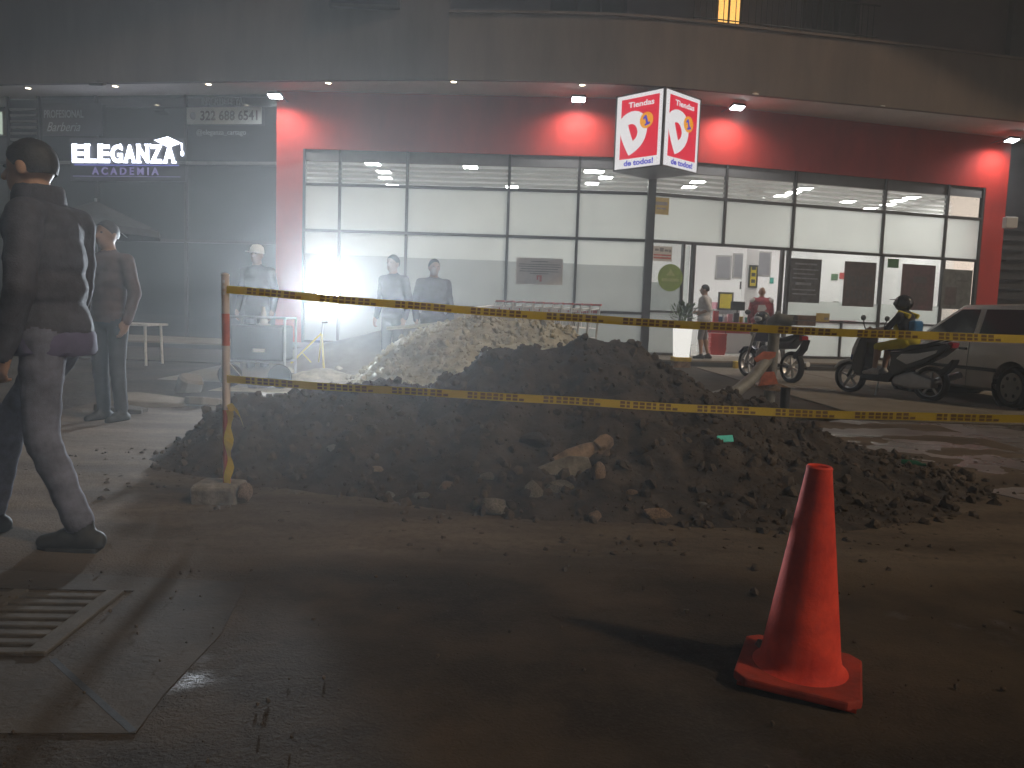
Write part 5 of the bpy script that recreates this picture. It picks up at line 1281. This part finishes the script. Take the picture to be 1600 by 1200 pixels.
# ---- silver hatchback
mat('car_silver', (0.74, 0.70, 0.64), .30, .0, var=.04, scale=3, coat=.6); mat('car_glass', (0.012, 0.013, 0.015), .06, var=.1, coat=.3); mat('car_trim', (0.03, 0.03, 0.03), .5); mat('wheel_silver', (0.40, 0.38, 0.33), .35, .6, var=.1); mat('seat_red', (0.35, 0.03, 0.04), .6)
def car(label):
    t = thing('car', label, 'car')
    ST_ = [(-1.80, .66, .42, .60, .86, .90), (-1.72, .75, .26, .60, .90, .94), (-1.3, .79, .20, .58, .92, .95), (-.6, .80, .18, .58, .93, .95), (.3, .80, .18, .58, .93, .95), (.90, .79, .18, .58, .90, .95), (1.35, .77, .20, .56, .82, .88), (1.72, .72, .24, .54, .72, .78), (1.90, .60, .36, .52, .64, .68)]
    vs = []; n = 14
    for x, w_, zb_, zm, zl, zt_ in ST_:
        half = [(w_ * .80, zb_), (w_ * .95, zb_ + .05), (w_ * .99, zb_ + .18), (w_, zm), (w_ * .985, zl - .06), (w_ * .93, zl), (w_ * .6, zt_)]
        ring = half + [(-a, b) for a, b in half[::-1]]
        vs += [(x, a, b) for a, b in ring]
    fs = [(i * n + k2, i * n + (k2 + 1) % n, (i + 1) * n + (k2 + 1) % n, (i + 1) * n + k2) for i in range(len(ST_) - 1) for k2 in range(n)]
    fs += [list(range(n))[::-1], [(len(ST_) - 1) * n + k2 for k2 in range(n)]]
    me = MB().add(vs, fs).mesh('body', 'car_silver', smooth=True)
    tmp = bpy.data.objects.new('tmp', me); COL.objects.link(tmp); cut = MB()
    for x in (-1.2, 1.22): cut.lathe([(0, -1), (.345, -1), (.345, 1), (0, 1)], 28, (x, 0, .30), axis='y')
    co = cut.build('cut', 'car_trim'); md = tmp.modifiers.new('b', 'BOOLEAN'); md.object = co; md.operation = 'DIFFERENCE'; md.solver = 'EXACT'
    out = bpy.data.meshes.new_from_object(tmp.evaluated_get(bpy.context.evaluated_depsgraph_get()))
    bpy.data.objects.remove(tmp); bpy.data.objects.remove(co)
    body = put('body', out, t)
    # inner arches
    for x in (-1.2, 1.22): MB().lathe([(.345, -.60), (.345, .775), (.36, .775), (.36, -.60)], 28, (x, 0, .30), axis='y', closed=True).build('wheel_arch', 'car_trim', body, smooth=True)
    # cabin frustum
    bz, tz = .93, 1.44
    base = [(-1.74, .70), (1.02, .70), (1.10, .45), (1.10, -.45), (1.02, -.70), (-1.74, -.70)]; topp = [(-1.46, .56), (.12, .56), (.20, .40), (.20, -.40), (.12, -.56), (-1.46, -.56)]
    m = MB(); m.add([(x, y, bz) for x, y in base] + [(x, y, tz) for x, y in topp], [(0, 1, 2, 3, 4, 5), (6, 7, 8, 9, 10, 11)] + [(i, (i + 1) % 6, 6 + (i + 1) % 6, 6 + i) for i in range(6)])
    cb = m.build('cabin', 'car_silver', t, bevel=.045, seg=3, smooth=True)
    for s_ in (-1, 1):
        def sp(x, f, o=.006): y = .70 + (.56 - .70) * f; return (x, s_ * (y + o), bz + (tz - bz) * f)
        def xa(f): return 1.02 + (.12 - 1.02) * f
        m = MB(); m.quad(sp(-.28, .03), sp(xa(.03) - .14, .03), sp(xa(.86) - .12, .86), sp(-.28, .86)); m.build('side_window', 'car_glass', cb)
        m = MB(); m.quad(sp(-1.55, .10), sp(-.40, .04), sp(-.40, .86), sp(-1.38, .84)); m.build('side_window', 'car_glass', cb)
        for x in (-.34,): m = MB(); m.quad(sp(x - .03, .02, .009), sp(x + .03, .02, .009), sp(x + .03, .88, .009), sp(x - .03, .88, .009)); m.build('window_pillar', 'car_silver', cb)
        MB().box((.0, s_ * .812, .50), (1.9, .02, .05)).build('side_trim', 'car_trim', body, bevel=.006)
        MB().box((-.22, s_ * .80, .78), (.16, .03, .035)).build('door_handle', 'car_trim', body, bevel=.006)
        m = MB(); m.tube([(-.34, s_ * .803, .24), (-.34, s_ * .806, .60), (-.34, s_ * .79, .88)], .004, 5); m.tube([(.93, s_ * .795, .30), (.93, s_ * .80, .60), (.90, s_ * .785, .85)], .004, 5); m.build('door_gap', 'car_trim', body)
        m = MB(); m.ell((.80, s_ * .86, .98), (.05, .09, .06), 12, 8); m.build('wing_mirror', 'car_trim', body, smooth=True)
        MB().prism([(-1.80, .62), (-1.70, .60), (-1.70, .86), (-1.79, .86)], s_ * .66, s_ * .765).build('tail_light', 'tail_red', body, bevel=.01)
        MB().prism([(1.60, .58), (1.82, .56), (1.78, .68), (1.60, .72)], s_ * .50, s_ * .735).build('headlight', 'lamp_clear', body, bevel=.02)
    def wq(f, y): return (1.10 + (.20 - 1.10) * f + .012, y * (1 - f) + y * .86 * f, bz + (tz - bz) * f + .008)
    m = MB(); m.quad(wq(.05, -.52), wq(.05, .52), wq(.9, .5), wq(.9, -.5)); m.build('windscreen', 'car_glass', cb)
    m = MB(); m.quad((-1.735, -.58, .98), (-1.735, .58, .98), (-1.50, .48, 1.38), (-1.50, -.48, 1.38)); m.build('rear_window', 'car_glass', cb)
    MB().prism([(-1.70, .30), (-1.86, .34), (-1.88, .52), (-1.70, .54)], -.74, .74).build('rear_bumper', 'car_silver', body, bevel=.03); MB().prism([(1.70, .24), (1.95, .30), (1.95, .50), (1.72, .52)], -.70, .70).build('front_bumper', 'car_trim', body, bevel=.03)
    for x in (-1.2, 1.22):
        for s_ in (-1, 1):
            wh = wheel(t, (x, s_ * .69, .285), .285, .17, 'wheel_silver', 0, tyre_r=.085)
            m = MB(); m.lathe([(.0, s_ * .78 - .01), (.195, s_ * .775 - .01), (.20, s_ * .75)], 30, (x, 0, .285), axis='y'); hb_ = m.build('hubcap', 'wheel_silver', wh, smooth=True)
            for q in range(6):
                a = q * PI / 3; MB().ell((x + .135 * math.cos(a), s_ * .772, .285 + .135 * math.sin(a)), (.028, .006, .028), 10, 6).build('hole_shade_spot', 'car_trim', hb_)  # dark spots stand in for the shade of hubcap openings
    return t
cr = car('silver hatchback parked on the forecourt behind the scooter'); cr.location = (7.92, 12.59, .03); cr.rotation_euler = (0, 0, R(97.7)); cr.scale = (1.03, 1.0, 1.06)

# ================================================================== WORK LAMP
mat('tripod_yellow', (0.62, 0.50, 0.06), .45, var=.1)
LX = at(505, 575, 11.5); LZ0 = LX.z
lamp_z = at(512, 456, 11.5).z
t = thing('work_lamp', 'glaring white floodlight on a yellow tripod behind the heap', 'work lamp', (LX.x, 11.5, LZ0))
hz = lamp_z - LZ0
def lp3(px, py, Y=11.5): return at(px, py, Y) - Vector((LX.x, 11.5, LZ0))
ap_ = lp3(503, 522)
MB().tube([lp3(506, 575, 11.35), lp3(503, 530), ap_], .017, 8).build('leg', 'tripod_yellow', t, smooth=True)
MB().tube([lp3(455, 567, 11.6), ap_ + V3(0, 0, .02)], .015, 8).build('leg', 'tripod_yellow', t, smooth=True)
MB().tube([lp3(498, 565, 11.95), ap_ + V3(0, 0, .03)], .015, 8).build('leg', 'tripod_yellow', t, smooth=True)
MB().tube([lp3(473, 552, 11.55), lp3(486, 566, 11.5)], .008, 6).build('brace', 'tripod_yellow', t, smooth=True)
MB().tube([ap_, (.02, 0, hz - .16)], .014, 8).build('mast', 'steel', t, smooth=True)
MB().tube([ap_ + V3(0, 0, .17), ap_ + V3(.09, -.03, .18)], .012, 6).build('clamp_knob', 'black_plastic', t, smooth=True)
hp = V3(lp3(512, 456).x, 0, hz)
aim = Vector((-LX.x * 1.25, -11.5, .30)).normalized()
qx = aim.to_track_quat('Y', 'Z').to_matrix()
MB().bar((-.2, 0, -.16), (.2, 0, -.16), .03, .02).bar((-.2, 0, -.16), (-.2, 0, .0), .03, .02).bar((.2, 0, -.16), (.2, 0, .0), .03, .02).build('yoke', 'black_plastic', t).location = hp
hd_ = MB().box(hp, (.36, .10, .28), qx).build('housing', 'black_plastic', t)
MB().box(hp + aim * .055, (.31, .012, .23), qx).build('face', 'flood_face', hd_)
light('work_lamp_beam', 'AREA', 195, hp + aim * .075, aim, t, (.82, .91, 1.0), shape='RECTANGLE', size=.30, size_y=.22, spread=R(95))

# ---- pale pole lying on the gravel
a, b_ = at(605, 513, 9.6), at(700, 505, 9.3)
o = MB().tube([(0, 0, 0), b_ - a], .022, 8).build('wooden_pole', 'sand', smooth=True); o.location = a; tag(o, 'pale wooden pole lying across the top of the gravel', 'pole')

# ---- generator and things on the far left
t = thing('generator', 'dark boxy generator with pale label left of the lamp', 'generator', (at(410, 560, 11.0).x, 11.0, 0))
MB().box((0, 0, .62), (.75, .5, .5)).build('body', 'black_plastic', t, bevel=.04); fr = MB()
for x in (-.4, .4):
    for y in (-.27, .27): fr.tube([(x, y, .05), (x, y, .98)], .018, 6)
    fr.tube([(x, -.27, .98), (x, .27, .98)], .018, 6)
for y in (-.27, .27): fr.tube([(-.4, y, .98), (.4, y, .98)], .018, 6); fr.tube([(-.4, y, .36), (.4, y, .36)], .018, 6)
fr.build('frame', 'steel', t, smooth=True); MB().box((.03, -.253, .52), (.17, .01, .05)).build('label_plate', 'cap_white', t)
for x in (-.35, .35): MB().lathe([(0, -.04), (.16, -.04), (.17, 0), (.16, .04), (0, .04)], 20, (x, -.32, .17), axis='y').build('wheel', 'rubber', t, smooth=True)
cn = at(412, 490, 11.0)
mat('cap_grey', (0.6, 0.6, 0.58), .6)
o = MB().lathe([(.10, 0), (.10, .015), (.06, .02), (.018, .26), (0, .26)], 20).build('small_cone', 'cap_grey', smooth=True); o.location = (cn.x, 11.0, .872); tag(o, 'small pale cone standing on the generator', 'cone')
us = at(150, 330, 15.5)
t = thing('parasol', 'dark closed-sided parasol standing before the salon', 'parasol', (us.x, 15.5, 0))
mat('parasol_cloth', (0.04, 0.042, 0.05), .9, var=.2)
m = MB(); rim_ = [(1.25 * math.cos(2 * PI * q / 8), 1.25 * math.sin(2 * PI * q / 8), 2.55) for q in range(8)]
m.add([(0, 0, 3.1)] + rim_ + [(x, y, 2.42) for x, y, z in rim_], [(0, q + 1, (q + 1) % 8 + 1) for q in range(8)] + [(q + 1, q + 9, (q + 1) % 8 + 9, (q + 1) % 8 + 1) for q in range(8)])
m.build('canopy', 'parasol_cloth', t); MB().tube([(0, 0, 0), (0, 0, 3.15)], .025, 8).build('pole', 'steel', t, smooth=True); MB().lathe([(.28, 0), (.28, .06), (.06, .10), (0, .10)], 20).build('base', 'stone_dark', t, smooth=True)
for x in range(8): MB().tube([(0, 0, 2.9), tuple(c * .98 for c in rim_[x])], .01, 5).build('rib', 'steel', t)
tp_ = at(205, 520, 14.0)
t = thing('patio_table', 'pale plastic table before the salon', 'table', (tp_.x, 14.0, 0)); MB().box((0, 0, .73), (1.0, .8, .04)).build('table_top', 'cap_grey', t, bevel=.01)
for x in (-.42, .42):
    for y in (-.32, .32): MB().tube([(x, y, 0), (x * .95, y * .95, .71)], .025, 8).build('leg', 'cap_grey', t, smooth=True)

# ================================================================== TAPE POST, TAPES, CONE, GRATE
mat('post_white', (0.55, 0.47, 0.44), .5, var=.1); mat('post_red', (0.45, 0.10, 0.05), .5, var=.15); mat('tape_yellow', (0.60, 0.43, 0.03), .42, var=.08, scale=4); mat('tape_print', (0.20, 0.115, 0.025), .5)
PB = atz(352, 785, 0.0); PBY = PB.y
t = thing('tape_post', 'red and white barrier post set in a rough concrete block', 'post', (PB.x, PBY, 0))
def pz(y): return at(352, y, PBY).z
seg = [(790, 640, 'post_red'), (640, 540, 'post_white'), (540, 490, 'post_red'), (490, 430, 'post_white')]
ptx = at(352, 430, PBY).x - PB.x
for y0, y1, mt_ in seg:
    z0, z1 = pz(y0), pz(y1)
    f = lambda z: V3(.012 + (ptx - .012) * (z - pz(790)) / (pz(430) - pz(790)), 0, z)
    MB().tube([f(z0), f(z1)], .022, 14).build('band', mt_, t, smooth=True)
MB().ell(f(pz(430)), (.024, .024, .014)).build('cap', 'post_white', t, smooth=True)
for q in range(3): MB().box(f(pz(440 + q * 9)) + V3(0, -.024, 0), (.012, .004, .018)).build('reflector', 'lamp_clear', t)
r6 = random.Random(2); bm_ = MB(); bm_.box((-.035, 0, .055), (.26, .22, .13)); blk = bm_.build('concrete_base', 'stone', t, bevel=.03, seg=3)
for v in blk.data.vertices: v.co += Vector(noise.noise_vector(v.co * 14)) * .014
lump_o = rock(378, 772, PBY - .05, (.06, .05, .085), 'tan broken stone leaning on the post block', 'stone_warm', k=4, rot=(.2, .3, 0))
# tape spiral hanging on the post
m = MB(); P_ = []
for q in range(14):
    u = q / 13; z = pz(640) + (pz(752) - pz(640)) * u; P_.append((V3(.012 + .012 * math.sin(q * .9), -.026, z), V3(.052 + .010 * math.sin(q * 1.3 + 1), -.032 - .006 * math.cos(q), z - .005)))
for (a, b_), (c, d) in zip(P_, P_[1:]): m.quad(a, b_, d, c)
m.build('hanging_tape', 'tape_yellow', t)
m = MB(); P_ = [(.02, 632), (.05, 628), (.085, 640), (.105, 655)]
for q in range(3):
    (x0, y0), (x1, y1) = P_[q], P_[q + 1]; m.quad((x0, -.03, pz(y0)), (x1, -.03, pz(y1)), (x1 + .01, -.02, pz(y1) - .045), (x0 + .01, -.02, pz(y0) - .045))
m.build('tape_tail', 'tape_yellow', t)
def tape(name, label, pts, wdt):
    """pts: list of points; the band hangs flat, with a slight twist"""
    t = thing(name, label, 'caution tape', pts[0], 0, 'yellow caution tapes'); P_ = catmull([tuple(p) for p in pts], 16)
    Ls = [0]
    for a, b_ in zip(P_, P_[1:]): Ls.append(Ls[-1] + (b_ - a).length)
    def frame(s_):
        s_ = max(0, min(Ls[-1] - 1e-6, s_)); i = max(j for j in range(len(Ls)) if Ls[j] <= s_); i = min(i, len(P_) - 2)
        u = (s_ - Ls[i]) / (Ls[i + 1] - Ls[i]); p = P_[i].lerp(P_[i + 1], u); d = (P_[i + 1] - P_[i]).normalized()
        tw = .20 * math.sin(s_ * 1.7 + pts[0][2] * 5) + .06 * math.sin(s_ * 5.1); up_ = V3(0, math.sin(tw), math.cos(tw)); up_ = (up_ - d * up_.dot(d)).normalized()
        p = p + V3(0, 0, .0015 * math.sin(s_ * 7)); return p - pts[0], up_, d.cross(up_).normalized()
    n = 120; V_ = []
    for q in range(n + 1):
        p, u_, nn = frame(Ls[-1] * q / n); V_ += [p - u_ * wdt / 2, p, p + u_ * wdt / 2]
    f_ = []
    for q in range(n): f_ += [(q * 3, q * 3 + 3, q * 3 + 4, q * 3 + 1), (q * 3 + 1, q * 3 + 4, q * 3 + 5, q * 3 + 2)]
    band = MB().add(V_, f_).build('band', 'tape_yellow', t, smooth=True)
    s_ = .12; m = MB()
    while s_ < Ls[-1] - .4:                       # printed word blocks in a row, then a bare gap
        for blk_ in range(9):
            w_ = .027 if blk_ % 4 != 1 else .018
            for row, (v0, v1) in enumerate(((.06, .40), (-.36, -.06))):
                if row == 0 and blk_ == 8: continue
                p0, u0, n0 = frame(s_ + blk_ * .036); p1, u1, n1 = frame(s_ + blk_ * .036 + w_)
                side = -1 if n0.y > 0 else 1
                o0, o1 = n0 * side * .0015, n1 * side * .0015
                m.quad(p0 + u0 * wdt * v0 + o0, p1 + u1 * wdt * v0 + o1, p1 + u1 * wdt * v1 + o1, p0 + u0 * wdt * v1 + o0)
        s_ += .036 * 9 + .10
    m.build('print', 'tape_print', band, weld=False)['kind'] = 'stuff'
    return t
ytp = lambda x, y, Y: at(x, y, Y)
tape('caution_tape', 'upper yellow caution tape stretched across at eye height', [ytp(354, 452, PBY - .02), ytp(520, 467, 4.32), ytp(800, 490, 4.30), ytp(1100, 509, 4.25), ytp(1350, 521, 4.2), ytp(1640, 531, 4.1)], .044)
tape('caution_tape', 'lower yellow caution tape sagging across the heap', [ytp(354, 592, PBY - .02), ytp(480, 602, 4.30), ytp(800, 621, 4.25), ytp(1100, 639, 4.2), ytp(1350, 649, 4.15), ytp(1640, 655, 4.05)], .044)
m = MB().tube([at(358, 566, PBY - .03), at(384, 596, PBY - .03)], .003, 5); o = m.build('tie_string', 'cap_white'); tag(o, 'short white string from the post to the lower tape', 'string')

# cyan tag on the heap
p = ghit(1128, 690, heap_dirt)
mat('cyan_card', (0.10, 0.80, 0.70), .5)
o = MB().box((0, 0, 0), (.105, .012, .045)).build('cyan_tag', 'cyan_card', bevel=.003, seg=1); o.location = p + V3(0, -.07, .03); o.rotation_euler = (R(-25), R(-4), R(4)); tag(o, 'small turquoise reflective tag lying on the dirt slope', 'tag')
gb_ = atz(1408, 727, .03); mat('bottle_green', (0.01, 0.10, 0.05), .15)
o = MB().lathe([(0, 0), (.03, .0), (.032, .02), (.032, .11), (.012, .15), (.012, .18), (0, .18)], 14).build('green_bottle', 'bottle_green', smooth=True); o.location = gb_ + V3(0, 0, .02); o.rotation_euler = (R(88), 0, R(60)); tag(o, 'small dark green bottle lying at the edge of the wet path', 'bottle')

# traffic cone
mat('cone_orange', (0.92, 0.085, 0.040), .7, spec=.2, col2=(0.42, 0.024, 0.014), scale=5.5, bump=.002, bscale=60)
mat('cone_base', (0.42, 0.045, 0.022), .75, spec=.2, col2=(0.20, 0.03, 0.018), scale=9, bump=.003, bscale=40)
cb_ = atz(1254, 1050, 0.02)
t = thing('traffic_cone', 'tall orange traffic cone on the road in front of the heap', 'traffic cone', (cb_.x, cb_.y + .03, .0), R(-24)); t.rotation_euler = (R(0), R(1.5), R(-24))
bs = MB().prism([(-.19, -.15), (-.15, -.19), (.15, -.19), (.19, -.15), (.19, .15), (.15, .19), (-.15, .19), (-.19, .15)], .0, .030, 'z').build('base', 'cone_base', t, bevel=.008, seg=2)
MB().lathe([(.150, .030), (.142, .036), (.130, .05), (.123, .08), (.040, .685), (.041, .694), (.036, .700), (.028, .696), (.027, .66), (.112, .07), (.118, .031)], 48).build('shell', 'cone_orange', t, smooth=True)
for q in range(4): MB().box((( -1) ** q * .15, (-1) ** (q // 2) * .15, .0), (.05, .05, .012)).build('foot', 'cone_base', bs)
pb_ = atz(1190, 1010, .03); me = RM[2].copy(); me.materials.append(MATS['stone']); o = put('rock', me, None, (pb_.x, pb_.y, .03)); o.scale = (.04, .03, .03); tag(o, 'small pale stone wedged behind the cone base', 'rock')

# drain grate in a concrete collar
A_, B_, C_ = atz(210, 918, .0), atz(80, 1022, .0), atz(382, 918, 0)
g0 = Vector((B_.x, B_.y, 0)); gu = (Vector((A_.x, A_.y, 0)) - g0); glen = gu.length; gu.normalize(); gs = Vector((-gu.y, gu.x, 0))
if gs.x > 0: gs = -gs
col_ = MB(); cpts = [atz(382, 914, 0), atz(345, 985, 0), atz(255, 1080, 0), atz(212, 1138, 0), atz(-160, 1138, 0), atz(-160, 1028, 0)]
poly = [(q.x, q.y) for q in cpts] + [(g0.x - .0, g0.y), (g0.x + gu.x * glen, g0.y + gu.y * glen), ((g0 + gu * glen + gs * 1.1).x, (g0 + gu * glen + gs * 1.1).y), (atz(200, 905, 0).x - 1.2, atz(200, 905, 0).y + .12), (atz(382, 905, 0).x, atz(382, 905, 0).y)]
o = MB().prism(poly[:8] + poly[8:], -.05, -.0125, 'z').build('drain_collar', 'concrete_dirty'); tag(o, kind='structure')
j0, j1 = atz(82, 1024, 0), atz(208, 1136, 0)
MB().bar((j0.x, j0.y, -.0150), (j1.x, j1.y, -.0150), .020, .006).build('joint', 'rubber', o)
t = thing('drain_grate', 'slotted concrete drain grate sunk in the road beside the walking man', 'drain grate', (g0.x, g0.y, -.018))
m = MB()
mat('grate_concrete', (0.10, 0.085, 0.068), .9, spec=.2, col2=(0.05, 0.042, 0.034), scale=8, bump=.004, bscale=60)
def G(a, b, z): return gu * a + gs * b + V3(0, 0, z)
def gbox(a0, a1, b0, b1, z0, z1, name='bar', mt_='grate_concrete'):
    q = MB(); vs = [G(a, b, z) for a in (a0, a1) for b in (b0, b1) for z in (z0, z1)]
    q.add(vs, [(0, 1, 3, 2), (4, 6, 7, 5), (0, 4, 5, 1), (2, 3, 7, 6), (0, 2, 6, 4), (1, 5, 7, 3)]); return q.build(name, mt_, t, bevel=.004, seg=1)
GW = .95
gbox(.02, glen - .02, .03, .10, -.03, .016, 'frame'); gbox(.02, glen - .02, GW - .07, GW, -.03, .016, 'frame')
gbox(0.0, glen, .0, GW, -.10, -.06, 'pit', 'black_plastic')
nb = 8; pitch = (glen - .04) / nb
for q in range(nb): gbox(.02 + pitch * q, .02 + pitch * q + pitch * .56, .10, GW - .07, -.03, .013)
gbox(.02, glen - .02, .40, .46, -.028, .014, 'cross_bar')

# ================================================================== HAZE ADDED TO IMITATE LENS GLARE
hz_ = MB().box((0, 20, 6.2), (120, 80, 14.8)).build('glare_haze', 'mud'); hz_['kind'] = 'stuff'
m_, N, L = new_mat('glare_haze_air'); out = N.new('ShaderNodeOutputMaterial'); pv = N.new('ShaderNodeVolumePrincipled')
pv.inputs['Color'].default_value = (.93, .95, .96, 1); pv.inputs['Density'].default_value = .010; pv.inputs['Anisotropy'].default_value = 0.62
L.new(pv.outputs[0], out.inputs['Volume']); hz_.data.materials.clear(); hz_.data.materials.append(m_)
tag(hz_, 'pale air volume added to imitate lens glare around the work lamp', 'glare_haze')
